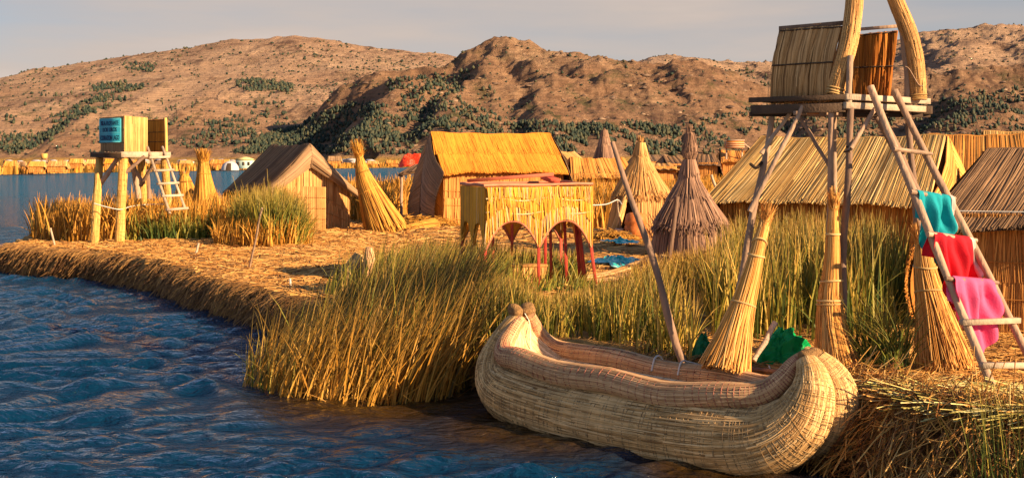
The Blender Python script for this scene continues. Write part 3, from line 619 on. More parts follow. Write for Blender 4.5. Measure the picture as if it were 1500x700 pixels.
# 1 small brown hut on the left, its gable hooded, door mat beside
h1, I = hut('reed_hut', 'low brown hooded reed hut beside the small lookout tower, with pale reed gable wall', (-7.15, 43.5), R(-61), 4.3, 1.8, 3.08, 1.38, e_in=(.1, .0),
            roof=BROWN, cover=GREYB, wall=PALE, covL=(.3, .2), covR=(2.3, 1.12), lipf=.08, n=420, sw=.045, rows=1, ov=.3, walln=200)
mb = MB(); f = quad(P(441, 273, 42.35), P(477, 274, 42.45), P(477, 337, 42.45), P(441, 337, 42.35)); mb.surf(f, 6, 6, var=.5, thick=.05); thatch(mb, f, 90, 1, .04, .02, 3, fringe=0)
for k in (.25, .5, .75): mb.tube(f(np.linspace(0, 1, 8), np.full(8, k)) + np.array((0, -.03, 0)), .012, 5, cap=False, var=.1)
build('door_mat', mb, PALE, h1)
# 2 big bright hut in the centre
h2, I2 = hut('reed_hut', 'tall bright orange thatched hut with grey brown gable cover behind the arched cabin', (-3.17 + 5.0 * math.cos(R(20)), 48 + 5.0 * math.sin(R(20))), R(20), 5.0, 1.75, 3.55, 2.0, zg=.75,
             e_in=(.0, .1), roof=ORANGE, cover=GREYB, wall=WALL, covL=(.1, .1), covR=(.1, .1), lipf=.42, n=900, sw=.04, rows=2, ov=.3, lean=.0)  # grey cover paints in the shade on the left gable
# 3 long striped hut behind the tall tower
h3, I3 = hut('reed_hut', 'long hut with striped straw roof directly behind the tall wooden tower', (10.6, 30.0), R(-34), 4.8, 2.0, 3.12, 1.5, e_in=(.7, .1), roof=STRIPE, cover=GOLD, wall=WALLB,
             covL=(.4, .4), covR=(.5, .4), lipf=.3, n=1100, sw=.036, rows=1, ov=.25, fr=.06, sag=.06)
# 4 near brown roofed hut at right
h4, I4 = hut('reed_hut', 'near hut with dark brown roof and bright reed wall behind the cloth hung ladder', (7.27 + 6 * math.cos(R(-22)), 18.8 + 6 * math.sin(R(-22))), R(-22), 6.0, 1.9, 2.65, 1.55, e_in=(.8, .3),
             roof=BROWN, cover=WALLB, wall=WALL, covL=(.35, .3), covR=(.4, .4), lipf=.12, n=1700, sw=.02, rows=1, ov=.28, fr=.03, walln=420)
f = lambda k: I4['R0'] * (1 - k) + I4['E'][-1, 1] * k
mb = MB(); e0, e1 = I4['E'][-1, 1], I4['E'][1, 1]; u = np.linspace(0, 1, 14)[:, None]; ln = (e0 * (1 - u) + e1 * u) * .87 + (I4['R0'] * (1 - u) + I4['R1'] * u) * .13; ln[:, 2] += .10; mb.tube(ln, .009, 6, var=.6)
build('roof_rope', mb, ROPE, h4)
# 5, 6 huts behind them
hut('reed_hut', 'pale gold hut between the long striped roof and the near brown roof', (16.6, 39.0), R(-20), 3.2, 1.7, 3.35, 1.6, roof=GOLD, cover=PALE, wall=WALL, covL=(.5, .4), covR=(.5, .4), n=500, sw=.035, rows=1)
hut('reed_hut', 'farther striped roof hut at the right edge behind the pale gold hut', (24.5, 50.0), R(-14), 5.0, 2.2, 3.72, 1.9, roof=STRIPE, cover=PALE, wall=WALL, covL=(.5, .4), covR=(.5, .4), n=600, sw=.035, rows=1)
# middle distance
def mid(label, pxl, pxr, pyt, pye, Y, A, w, zg, roof=GOLD, cov=(.5, .4), n=180, sw=.09, cover=None, e_in=(.3, .3)):
    xl, xr = (pxl - 750) / F * Y, (pxr - 750) / F * Y; Lr = (xr - xl) / max(.3, math.cos(A) - (xr / Y) * math.sin(A)); hr = H + (HY - pyt) / F * Y - zg; he = H + (HY - pye) / F * (Y - w * .9) - zg
    return hut('reed_hut', label, (xr, Y + Lr * math.sin(A) * .5), A, Lr, w, hr, max(.5, he), zg=zg, roof=roof, cover=cover, wall=WALL, covL=cov, covR=cov, n=n, sw=sw, rows=1, e_in=e_in, walln=90, detail=False)
mid('wide gold roofed hut in the reeds left of the pale cone hut', 836, 914, 232, 262, 64, R(8), 1.9, .6, GOLD)
mid('small pale hut gable peeping out between the orange hut and the wide gold roof', 822, 842, 223, 246, 92, R(40), 2.0, .5, PALE)
mid('low hut with plain straw wall just right of the pale cone hut', 954, 982, 240, 250, 74, R(5), 1.5, .5, PALE)
mid('flat looking tan roof behind the pale cone hut', 930, 978, 227, 241, 115, R(4), 3.2, .3, GREYB)
mid('dark brown tent shaped roof left of the grey cone hut tip', 972, 994, 229, 245, 100, R(10), 2.6, .3, BROWN)
mid('dark brown ridge roof just right of the grey cone hut tip', 1022, 1046, 227, 243, 100, R(-6), 2.8, .3, BROWN)
mid('yellow roofed hut below the orange water tank stand', 1055, 1104, 221, 238, 105, R(-3), 2.6, .35, GOLD)

# distant village on the far shore; the copies below share mesh data
def far_hut(px0, px1, pyt, pyb, Y, roof, label, A=0.15, w=None):
    Wd = (px1 - px0) / F * Y; hgt = (pyb - pyt) / F * Y; x = ((px0 + px1) / 2 - 750) / F * Y; zg = H + (HY - pyb) / F * Y; w = w or Wd * .33
    return hut('shore_hut', label, (x + Wd * .36 * math.cos(A), Y + Wd * .36 * math.sin(A)), A, Wd * .72, w, hgt, hgt * .5, zg=max(.1, zg), roof=roof, cover=PALE, wall=WALL, covL=(.3 * hgt, .3 * hgt), covR=(.3 * hgt, .3 * hgt), n=40, sw=.3, rows=1, walln=20, e_in=(.3, .3), group='thatched huts along the far shore', detail=False, ov=.3, lipf=.3)
for a_ in ((5, 26, 236, 252, 285, GOLD, 'leftmost visible hut of the far shore, at the left edge of the lake'), (27, 38, 237, 250, 290, BROWN, 'dark little hut between the two leftmost shore huts'),
           (40, 68, 237, 252, 278, GOLD, 'gold roofed shore hut below the tiny square lookout'), (68, 101, 236, 252, 280, PALE, 'widest pale gable hut on the far shore'),
           (100, 124, 233, 246, 330, GOLD, 'gold shore hut halfway between pale gable hut and sign tower'), (126, 142, 234, 247, 340, PALE, 'small pale shore hut just left of the sign tower legs'),
           (152, 172, 233, 247, 345, ORANGE, 'orange shore hut seen between the sign tower legs'), (180, 206, 235, 246, 360, GOLD, 'low gold shore hut behind the sign tower'),
           (222, 240, 235, 246, 370, BROWN, 'brown shore hut seen through the tower ladder'), (262, 283, 235, 246, 390, PALE, 'pale shore hut beside the tall straw sheaf'),
           (305, 340, 234, 247, 400, GOLD, 'long low gold hut next to the grey dome tent'), (478, 502, 229, 243, 520, GREYB, 'flat tan roof hut just above the brown hut ridge'),
           (536, 556, 236, 245, 560, PALE, 'tiny pale hut right of the leaning sheaf across the water'), (563, 585, 235, 244, 580, GOLD, 'tiny gold hut across the water left of the orange heap')):
    far_hut(*a_)

# ------------------------------------------------------------------ cone huts
def cone_surf(c, zs, rs, squash=1.0, wob=.03):
    zs = np.asarray(zs, float); rs = np.asarray(rs, float); T = np.linspace(0, 1, len(zs))
    def f(u, v):
        a = u * 2 * np.pi; z = np.interp(v, T, zs); r = np.interp(v, T, rs) * (1 + wob * np.sin(a * 3 + z * 2) + wob * .6 * np.sin(a * 7 + 1))
        return np.stack([c[0] + r * np.cos(a) * squash, c[1] + r * np.sin(a), c[2] + z], -1)
    return f
def cone_hut(label, c, h, r, m, tip, n=900, sw=.03, door=None, tiers=1, knob=.0, group='cone shaped straw huts'):
    root = thing('cone_hut', label, 'cone hut', c, group); ctr = np.array(c) + (0, 0, h * .2)
    hz = h * .42 if tiers > 1 else 0
    mb = MB(); f = cone_surf(c, [h, h * .8, hz], [.06 + r * .015, r * .20, r * .84], wob=.05); mb.surf(f, 33, 8, var=.2); thatch(mb, f, n, 3 if tiers > 1 else 4, sw, .07, 4, ctr=ctr, fringe=.07, jit=.006, over=.5)
    k = 400; u = rng.random(k); t = np.linspace(0, 1, 3)[None]; U = np.repeat(u[:, None], 3, 1); V = 1 - .04 + t * rng.uniform(.0, .07, k)[:, None] * np.ones((k, 3)); C = f(U, V); rad = nrm(C - np.array((c[0], c[1], 0)) * 1.0 - C * np.array((0, 0, 1))); C += rad * (rng.uniform(0, .13, k)[:, None] * t)[..., None]
    C[..., 2] -= t * rng.uniform(0, .18, k)[:, None]; mb.straws(C, nrm(np.cross(rad[:, 0], (0, 0, 1.))), rad[:, 0], np.full(k, sw), rng.random(k) * .6)
    build('cone_roof', mb, m, root)
    if tiers > 1:
        mb = MB(); f2 = cone_surf(c, [h * .46, -.1], [r * .74, r], wob=.02)
        dg = door
        if dg:
            u0, u1 = dg
            mb.surf(lambda u, v: f2(u1 + (1 - u1 + u0) * u, v), 30, 5, var=.2); thatch(mb, f2, n, 1, sw, .04, 3, ctr=ctr, u0=u1, u1=1 + u0, fringe=0, jit=.006)
        else: mb.surf(f2, 33, 5, var=.2); thatch(mb, f2, n, 1, sw, .04, 3, ctr=ctr, fringe=0, jit=.006)
        build('wall', mb, m, root)
    mb = MB(); top = np.array((c[0], c[1], c[2] + h))
    if knob: bundle(mb, [top + (0, 0, -.05), top + (0, 0, knob * .25), top + (.01, 0, knob * .5), top + (.02, 0, knob)], [.07, .16, .15, .06], 220, slen=.5, w=sw * .6, lift=.03)
    k = 60; a = rng.uniform(0, 6.3, k); b0 = top + (0, 0, knob * .75); C = np.zeros((k, 3, 3)); t = np.linspace(0, 1, 3)[None]; sp = rng.uniform(.0, tip[1], k)
    C[..., 0] = b0[0] + np.cos(a)[:, None] * (.03 + sp[:, None] * t); C[..., 1] = b0[1] + np.sin(a)[:, None] * (.03 + sp[:, None] * t); C[..., 2] = b0[2] - .05 + t * rng.uniform(.4, 1, k)[:, None] * tip[0]
    mb.straws(C, np.stack([-np.sin(a), np.cos(a), 0 * a], 1), np.stack([np.cos(a), np.sin(a), 0 * a], 1), np.full(k, sw * .7), rng.random(k))
    if not knob: rings(mb, [top - (0, 0, .25), top], [.13, .1], [.6, .8], r=.015)
    build('top_tuft', mb, m, root)
    return root
cone_hut('grey weathered cone hut with a tall knotted top, in front of the reeds', (4.04, 28.0, .6), 2.62, .98, GREYC, (.42, .06), n=520, sw=.028, tiers=2, knob=.62)
cl = cone_hut('golden cone hut with a dark open doorway and frayed tip', (4.3, 41.0, .7), 3.1, 1.15, PALE, (.30, .10), n=520, sw=.035, tiers=2, door=(.60, .70))
mb = MB(); tm = np.array((4.3, 41.0, .7)); bundle(mb, [tm + (-.5, -.62, 1.6), tm + (-.75, -.95, .8), tm + (-1.05, -1.15, 0)], [.06, .10, .14], 160, slen=.5, w=.03); build('door_flap', mb, PALE, cl)
cone_hut('farthest narrow cone hut rising above the wide gold roof', (6.0, 80.0, .6), 4.6, 1.6, GREYC, (.2, .05), n=150, sw=.09)

# ------------------------------------------------------------------ twin hulled reed boat in front
BOATR = mat('boat_reed', [(.28, .13, .04), (.60, .34, .12), (.80, .50, .21), (.88, .62, .31)], noise=3.5, amp=.32)
GUNR = mat('gunwale_reed', [(.36, .17, .075), (.62, .36, .17), (.82, .54, .29)], noise=5, amp=.2)
PINKC = mat('red_cord', [(.30, .10, .06), (.44, .17, .11)], noise=8, amp=.2)
GREYCORD = mat('old_cord', [(.28, .165, .07), (.46, .29, .13)], noise=8, amp=.2)
KNOB = mat('cut_reed_end', [(.22, .11, .04), (.42, .24, .09)], noise=30, amp=.5, bump=1.0, bscale=80)
Bo = np.array((-.22, 16.25, 0.0)); be = nrm(np.array((3.46, -3.66, 0))); bn = np.array((be[1], -be[0], 0))
def bt(s, o, z): return Bo + be * s + bn * o + np.array((0, 0, z))
boat = thing('reed_boat', 'large twin bundle reed boat with rolled gunwales moored at the reeds in the foreground', 'reed boat', bt(2.5, 0, 0))
HULL = [(.55, .10, 1.22, .055), (.46, .13, 1.09, .11), (.38, .19, .87, .18), (.36, .27, .60, .27), (.50, .33, .38, .335), (.86, .38, .26, .375), (1.6, .41, .20, .39), (2.4, .42, .18, .40), (3.3, .41, .19, .40), (4.05, .38, .23, .395), (4.55, .33, .32, .355),
        (4.86, .27, .54, .30), (4.97, .21, .80, .23), (4.94, .15, 1.0, .16), (4.84, .10, 1.15, .09)]
GUN = [(.58, .07, 1.220, .06), (.54, .18, 1.080, .08), (.53, .32, 0.890, .105), (.66, .43, 0.760, .125), (1.0, .49, 0.725, .135), (1.7, .51, 0.680, .14), (2.5, .52, 0.665, .14), (3.3, .51, 0.660, .14), (4.0, .45, 0.695, .135), (4.42, .34, 0.760, .12), (4.62, .23, 0.930, .10), (4.70, .13, 1.090, .08), (4.77, .07, 1.190, .055)]
for s in (1, -1):
    c = spline([(*bt(a, b_ * s, z), r) for a, b_, z, r in HULL], 90); p, r = c[:, :3], c[:, 3]
    mb = MB(); bundle(mb, p, r, 6500, slen=.07, w=.015, lift=.012, K=4, jit=.006)
    h_ = build('hull', mb, BOATR, boat)
    mb = MB(); rings(mb, p, r, np.linspace(.02, .985, 150) + rng.normal(0, .0014, 150), r=.0062, tilt=.3, sides=5, seg=22, off=.010); build('cord_binding', mb, GREYCORD, h_)
    mb = MB(); rings(mb, p, r, np.linspace(.80, .97, 9), r=.0055, tilt=1.2, sides=4, seg=22, off=.014); build('cord_binding', mb, CORD, h_)
    c = spline([(*bt(a, b_ * s, z + .028 * math.sin(a * 4.2 + s + 2)), r) for a, b_, z, r in GUN], 90); p, r = c[:, :3], c[:, 3]
    mb = MB(); bundle(mb, p, r, 1700, slen=.14, w=.014, lift=.008, K=5, jit=.01)
    g_ = build('gunwale', mb, GUNR, boat)
    mb = MB(); rings(mb, p, r, np.linspace(.02, .98, 84), r=.0075, tilt=.15, sides=5, seg=14, off=.006); build('cord_binding', mb, PINKC, g_)
    for (a, b_, z) in ((.50, .105, 1.27), (4.83, .09, 1.18)):
        mb = MB(); mb.blob(bt(a, b_ * s, z), .10, seed=int(a * 9) + s + 3, amp=.16, sc=(1, 1, .9)); build('end_knob', mb, KNOB, boat, smooth=True)
# inner floor, scooped up to both tips
DK = np.array([(.60, 1.19, .05), (.56, 1.0, .15), (.62, .84, .27), (.80, .72, .38), (1.15, .66, .43), (2.5, .635, .44), (3.8, .63, .40), (4.3, .72, .31), (4.56, .82, .22), (4.68, 1.02, .12), (4.75, 1.16, .05)]); DK = spline(DK, 40)
def deck(u, v):
    T = np.clip(v, 0, 1) * 39; i = np.clip(T.astype(int), 0, 38); t = (T - i)[..., None]; k = DK[i] * (1 - t) + DK[i + 1] * t
    o = (u * 2 - 1) * k[..., 2]; z = k[..., 1] - .05 * (1 - (2 * u - 1) ** 2)
    return Bo + be * k[..., :1] + bn * o[..., None] + np.stack([0 * z, 0 * z, z], -1)
mb = MB(); mb.surf(deck, 12, 60, var=.5); U = rng.random(2600); c0 = rng.uniform(-.05, 1, 2600); l = .10 * rng.uniform(.5, 1.4, 2600); t = np.linspace(0, 1, 4)[None]
V = np.clip(c0[:, None] + l[:, None] * t, 0, 1); UU = np.clip(U[:, None] + rng.normal(0, .02, 2600)[:, None] * t, 0, 1); C = deck(UU, V); nn = snormal(deck, UU, V); nn *= np.where(np.sum(nn * (C - bt(2.5, 0, 3.0)), -1, keepdims=True) > 0, -1, 1)
dv = nrm(np.gradient(C, axis=1) + 1e-6); mb.straws(C + nn * (.008 * rng.random(2600))[:, None, None], nrm(np.cross(dv, nn)), nn, .016 * rng.uniform(.6, 1.4, 2600), rng.random(2600))
dk = build('floor', mb, mat('boat_floor', [(.50, .30, .14), (.76, .52, .28), (.88, .66, .40)], noise=4, amp=.15), boat)
mb = MB()
for v_ in np.linspace(.04, .96, 70): mb.tube(deck(np.linspace(0, 1, 12), np.full(12, v_)) + np.array((0, 0, .012)), .003, 4, cap=False, var=.3)
build('cord_binding', mb, GREYCORD, dk)
mb = MB()
A_, B_ = bt(2.55, -.53, .83), bt(2.9, -.40, .80)
mb.tube(spline([bt(2.35, -.68, .60), bt(2.33, -.60, .81), bt(2.35, -.46, .825), bt(2.38, -.36, .68)], 12), .011, 6); mb.tube(spline([bt(2.75, -.68, .60), bt(2.73, -.60, .80), bt(2.75, -.46, .815), bt(2.78, -.36, .68)], 12), .011, 6)
mb.tube(spline([bt(2.74, -.56, .82), P(1085, 548, 14.6), P(1128, 541, 14.5)], 20), .009, 6); mb.tube(spline([P(1126, 535, 14.45), P(1130, 545, 14.42), P(1133, 556, 14.4), P(1128, 566, 14.4)], 8), .009, 6)
tag(build('mooring_rope', mb, ROPE), 'thin white rope tied round the far gunwale and running to the log on shore', 'rope')
mb = MB(); mb.tube(spline([bt(.56, 0, 1.24), bt(.62, -.03, 1.12), bt(.64, -.02, .95), bt(.65, -.02, .78)], 10), .006, 5); build('bow_cord', mb, ROPE, boat)
# log it is tied to
mb = MB(); mb.pole(P(1075, 541, 14.75), P(1165, 545, 14.0), .035, .03, sides=9); tag(build('log', mb, WOOD), 'grey log lying on the straw behind the boat stern', 'log')

# ------------------------------------------------------------------ tall wooden tower at right
zb, zt = 3.80, 3.92
Fp, Lp, Rp = np.array((3.86, 14.2)), np.array((2.93, 14.95)), np.array((5.12, 15.25)); Bp = Lp + Rp - Fp
v3 = lambda p, z: np.array((p[0], p[1], z))
tw = thing('lookout_tower', 'tall pole legged wooden lookout tower with reed walls and an arched reed entrance', 'lookout tower', (4.0, 15.1, .7), 'lookout towers of poles and reed mats')
mb = MB()
for k in np.linspace(.02, .98, 9):
    a = Lp + (Bp - Lp) * k; b = Fp + (Rp - Fp) * k; dd = (b - a) * .0
    mb.beam(v3(a, zt + .01), v3(b, zt + .01), .15, .03, var=rng.random())
build('platform', mb, DARKW, tw)
for a, b, z, w_, h_, ex, m_ in ((Lp, Fp, 3.82, .06, .11, .0, DARKW), (Fp, Rp, 3.84, .06, .075, .06, PLANK), (Fp, Rp, 3.94, .05, .07, .05, PLANK), (Lp, Bp, 3.83, .07, .10, .0, DARKW), (Bp, Rp, 3.83, .07, .10, .1, DARKW), (Lp, Fp, 3.94, .05, .06, .03, DARKW),
                               ((Lp + Fp) / 2, (Bp + Rp) / 2, 3.765, .05, .05, .1, WOOD), (Lp, Rp, 3.765, .05, .05, .05, DARKW)):
    d = nrm(b - a); off = np.array((d[1], -d[0])) * .03
    mb = MB(); mb.beam(v3(a - d * ex + off, z), v3(b + d * ex + off, z), w_, h_); build('beam', mb, m_, tw)
mb = MB(); mb.beam(P(1182, 160, 14.48), P(1200, 160, 14.46), .03, .13, var=.2); build('hanging_board', mb, mat('orange_board', [(.45, .16, .05), (.55, .2, .06)]), tw)
def legs(prs, root, m=WOOD, name='leg'):
    for a, b, r0, r1 in prs:
        mb = MB(); mb.pole(a, b, r0, r1, sides=9, seg=9); build(name, mb, m, root)
legs([(P(1131, 172, 14.95), P(1060, 540, 14.6), .036, .05), (P(1218, 165, 14.3), P(1210, 520, 14.6), .033, .04), (P(1246, 158, 14.2), P(1230, 520, 14.35), .038, .05), (P(1330, 162, 15.15), P(1352, 440, 14.9), .036, .05),
      (P(1222, 164, 15.8), P(1222, 470, 16.0), .035, .05)], tw)
legs([(P(1176, 155, 14.5), P(1098, 310, 14.4), .026, .032), (P(1156, 168, 14.8), P(1115, 225, 14.75), .022, .028), (P(1172, 172, 14.6), P(1214, 242, 14.4), .026, .022), (P(1282, 160, 14.3), P(1243, 222, 14.15), .028, .026), (P(1283, 172, 14.6), P(1346, 280, 14.9), .026, .034)], tw, WOOD, 'brace')
mb = MB(); mb.tube(spline([P(1099, 240, 14.85), P(1108, 246, 14.78), P(1116, 238, 14.85)], 8), .02, 5, var=0); build('lashing', mb, DARKW, tw); mb = MB(); mb.tube(spline([P(1240, 215, 14.22), P(1248, 219, 14.1), P(1236, 223, 14.14)], 8), .012, 5, var=0); build('lashing', mb, DARKW, tw)
PAN = mat('tower_mat', [(.24, .13, .05), (.60, .38, .16), (.84, .60, .30)], noise=2, amp=.2, trans=.12)
PANO = mat('tower_back_mat', [(.34, .12, .02), (.56, .22, .03), (.74, .34, .06)], noise=2, amp=.2, trans=.35)
def panel(name, f, n, m, root, sw=.022, ties=(.02, .5), rows=1, thick=.03, tm=DARKW, tr=.010, ctr=None):
    mb = MB(); mb.surf(f, 14, 10, var=.3, thick=thick); thatch(mb, f, n, rows, sw, .025, 4, jit=.02, fringe=.03, ctr=ctr)
    thatch(mb, lambda u, v: f(u, v), n // 2, rows, sw, .025 + thick, 3, jit=.02, out=-1)
    o = build(name, mb, m, root)
    for k in ties:
        mb = MB(); mb.tube(f(np.linspace(0, 1, 16), np.full(16, k)) + np.array((-.01, -.035, 0)), tr, 5, var=rng.random()); build('tie', mb, tm, o)
    return o
def bent(a, b, c, d, bl):
    q = quad(a, b, c, d, bl)
    def f(u, v):
        p = q(u, v); p[..., 1] += .03 * np.sin(u * 9) * (1 - v) + .02 * np.sin(u * 31 + v * 4); return p
    return f
cm = np.array((4.0, 15.2, 4.3))
panel('wall', bent(P(1144, 44, 15.15), P(1234, 38, 14.55), P(1216, 148, 14.5), P(1128, 152, 15.15), .06), 150, PAN, tw, sw=.024, ctr=cm)
panel('wall', bent(P(1252, 51, 15.95), P(1314, 45, 15.75), P(1300, 148, 15.7), P(1248, 147, 15.95), -.05), 130, PANO, tw, sw=.02)
mb = MB(); mb.beam(P(1142, 42, 15.18), P(1236, 34, 14.6), .04, .05); build('top_rail', mb, WOOD, tw); mb = MB(); mb.beam(P(1250, 44, 15.98), P(1322, 38, 15.7), .035, .04); build('top_rail', mb, WOOD, tw)
ARCH = mat('arch_reed', [(.34, .17, .055), (.58, .34, .12), (.76, .50, .20)], noise=3, amp=.22)
for pts in ([(1222, 140, 14.35, 13), (1232, 105, 14.35, 13), (1243, 66, 14.4, 13.5), (1250, 20, 14.5, 13.5), (1255, -35, 14.6, 13), (1268, -90, 14.7, 12), (1285, -122, 14.8, 11)],
            [(1346, 147, 15.0, 11), (1344, 120, 15.0, 12.5), (1340, 85, 15.0, 13), (1330, 45, 15.0, 13), (1312, 0, 14.97, 12), (1296, -50, 14.9, 12), (1288, -122, 14.8, 11)]):
    c = spline([(*P(a, b, y), r * .86 * y / F) for a, b, y, r in pts], 60)
    mb = MB(); bundle(mb, c[:, :3], c[:, 3], 900, slen=.2, w=.013, lift=.008, K=4); o = build('arch_bundle', mb, ARCH, tw)
    mb = MB(); rings(mb, c[:, :3], c[:, 3], np.linspace(.02, .98, 46), r=.004, tilt=.3, sides=4, seg=14, off=.008); build('cord_binding', mb, mat('dark_cord', [(.30, .16, .06), (.45, .27, .10)]), o)
    mb = MB(); rings(mb, c[:, :3], c[:, 3], (.012, .03, .05), r=.011, tilt=.2, sides=5, seg=16, off=.012); build('foot_binding', mb, CORD, o)
mb = MB(); mb.pole(P(1246, 82, 14.25), P(1242, 160, 14.2), .035, .04); build('post', mb, WOOD, tw)
mb = MB(); mb.pole(P(1320, 40, 15.0), P(1333, 162, 15.05), .034, .042); mb.tube(spline([P(1326, 98, 14.9), P(1332, 102, 14.9), P(1345, 124, 14.9), P(1352, 126, 14.9)], 10), .008, 5); build('post', mb, WOOD, tw)
# ladder against it
ld = thing('ladder', 'long rough pole ladder leaning on the tall tower with three cloths on its rungs', 'ladder', (5.4, 13.2, .7))
LA, LB, RA, RB = P(1275, 127, 14.3), PG(1461, 585), P(1310, 133, 14.55), np.array((5.78, 13.25, .7))
LA2 = LA
def at_py(a, b, py):
    for_t = np.linspace(0, 1, 400); pts = a + (b - a) * for_t[:, None]; y = HY + (H - pts[:, 2]) / pts[:, 1] * F; return pts[np.argmin(abs(y - py))]
for a, b in ((LA, LB), (RA, RB)):
    mb = MB(); mb.pole(a, b, .042, .047, sides=9, seg=12, wob=.15); build('rail', mb, WOOD, ld)
mb = MB(); mb.pole(P(1286, 160, 14.2), P(1349, 290, 13.98), .036, .04); build('rail', mb, WOOD, ld)
RUNG = []
for l, r, ex, m_ in ((219, 225, .07, WOOD), (282, 290, .07, WOOD), (344, 351, .07, WOOD), (407, 413, .07, WOOD), (471, 468, .09, PLANK), (534, 533, .05, PLANK)):
    a = at_py(LA, LB, l); b = at_py(RA, RB, r); d = nrm(b - a); mb = MB(); off = np.array((0, -.055, .0))
    if m_ is PLANK: mb.beam(a - d * ex + off, b + d * ex + off, .07, .06)
    else: mb.pole(a - d * ex + off, b + d * ex + off, .028, .024, seg=4)
    build('rung', mb, m_, ld); RUNG.append((a + off, b + off))
legs([], ld)
def cloth(label, rg, u0, u1, Lf, Lb, colr, trim=None, flare=0.0, sk=0.0, seed=1, g=None):
    a, b = rg; d = b - a; A = a + d * u0; B = a + d * u1; dn = nrm(d); fw = nrm(np.array((-dn[1], dn[0], 0))) * -1
    fw = fw if fw[1] < 0 else -fw; k = np.random.default_rng(seed); ph = k.uniform(0, 6, 5)
    def f(u, v):
        s = v * (Lf + Lb) - Lb                       # <0 behind, >0 in front
        c = (A + (B - A) * u[..., None]); hang = np.abs(s) * (1 + .10 * np.sin(u * 5 + ph[0]) - .38 * np.abs(2 * u - 1) ** 1.6 * np.clip(s, 0, 1) * 1.6)
        am = np.clip(np.abs(s) / .2, 0, 1); fold = (.5 * np.sin(u * 13 + ph[1] + s * 3) + .35 * np.sin(u * 27 + ph[2] - s * 5) + .3 * np.sin(u * 6 + s * 9 + ph[3])) * .065 * (.25 + am)
        spread = (u - .5) * flare * am
        p = c + fw * ((np.where(s > 0, .045, -.045) * np.clip(np.abs(s) / .04, 0, 1)) + fold)[..., None] + dn * (spread + sk * np.clip(s, 0, 9))[..., None]
        p[..., 2] += .032 * np.clip(1 - np.abs(s) / .04, 0, 1) - np.maximum(hang - .03, 0); return p
    mb = MB(); mb.surf(f, 44, 60, var=.5)
    m = mat('cloth_' + label.split()[0], [colr, tuple(min(1, x * 1.15) for x in colr)], rough=.85, noise=8, amp=.12, bump=.25, bscale=60, trans=.25)
    o = build('hanging_cloth', mb, m, smooth=True); sd_ = o.modifiers.new('thickness', 'SOLIDIFY'); sd_.thickness = .006; tag(o, label, 'cloth', g)
    if trim:
        mb = MB(); mb.surf(lambda u, v: f(.94 + .09 * u, v) + fw * .008, 5, 50, var=.5); t_ = build('trim', mb, mat('pale_trim', [(.75, .55, .50), (.8, .62, .56)], trans=.2), o, smooth=True); s2 = t_.modifiers.new('thickness', 'SOLIDIFY'); s2.thickness = .006
cloth('turquoise cloth hung highest on the ladder', RUNG[1], .04, .96, .78, .30, (.01, .36, .42), True, .03, .05, 3)
cloth('red cloth hung on the middle rung between the turquoise and pink ones', RUNG[2], .0, .96, .80, .30, (.70, .015, .03), True, .05, .08, 5)
cloth('pink cloth hung lowest on the ladder', RUNG[3], .06, .94, .74, .30, (.92, .13, .30), None, .12, .12, 9)

# ------------------------------------------------------------------ straw sheaves tied round poles
SHEAF = mat('sheaf_straw', [(.24, .09, .015), (.54, .26, .055), (.76, .42, .10), (.86, .55, .20)], noise=3, amp=.15)
SHEAFO = mat('sheaf_gold', [(.24, .10, .015), (.56, .29, .04), (.78, .46, .09)], noise=2, amp=.2)
def sheaf(label, pts, n=700, w=.012, ties=(.3,), m=SHEAF, loose=.25, top=.3, tr=.012, group='tied straw sheaves', lean_only=False):
    c = spline([(*P(a, b, y), r) for a, b, y, r in pts], 40); p, r = c[:, :3], c[:, 3]; mb = MB()
    f = tube_surf(p, r); mb.tube(p[:34], r[:34] * .8, 12, var=.15)
    for k in range(3):
        nn_ = n // 3; u = rng.random(nn_); dep = rng.uniform(.6, 1.05, nn_); t = np.linspace(0, 1, 8)[None]
        v0 = rng.uniform(-.02, .2, nn_) if k else rng.uniform(.0, .5, nn_); v1 = 1 - rng.uniform(0, .08, nn_)
        V = v0[:, None] + (v1 - v0)[:, None] * t; U = u[:, None] + rng.normal(0, .055, nn_)[:, None] * t; C = f(U, V); cc = (f(U * 0, V) + f(U * 0 + .5, V)) / 2
        C = cc + (C - cc) * (dep[:, None] + rng.normal(0, .04, nn_)[:, None] * t)[..., None]; no = nrm(C - cc); dv = nrm(np.gradient(C, axis=1)); mb.straws(C, nrm(np.cross(dv, no)), no, w * rng.uniform(.6, 1.5, nn_), rng.random(nn_), tip=1)
    # frayed top
    k = n // 5; u = rng.random(k); t = np.linspace(0, 1, 5)[None]; V = np.full((k, 5), .04); U = np.repeat(u[:, None], 5, 1); C = f(U, V); ax = nrm(p[0] - p[3]); cc = p[1]
    C = C + ax * (rng.uniform(.2, 1, k)[:, None] * t * top)[..., None] + nrm(C - cc) * (rng.uniform(0, .35, k)[:, None] * t ** 2 * top)[..., None]
    no = nrm(C - cc); dv = nrm(np.gradient(C, axis=1)); mb.straws(C, nrm(np.cross(dv, no)), no, np.full(k, w * .8), rng.random(k))
    o = build('straw_sheaf', mb, m); tag(o, label, 'sheaf', group); 
    for x in ties:
        mb = MB(); rings(mb, p, r, [x], r=tr * 1.2, tilt=.5, sides=5, seg=18, off=.012); build('tie', mb, CORD if m is SHEAF else SHEAFO, o)
    return o
sheaf('broom shaped sheaf leaning at the left leg of the tall tower', [(1122, 318, 14.45, .055), (1110, 365, 14.4, .075), (1099, 410, 14.35, .105), (1086, 455, 14.3, .14), (1072, 505, 14.2, .21), (1060, 548, 14.1, .29)], 1100, .012, (.16, .24, .56))
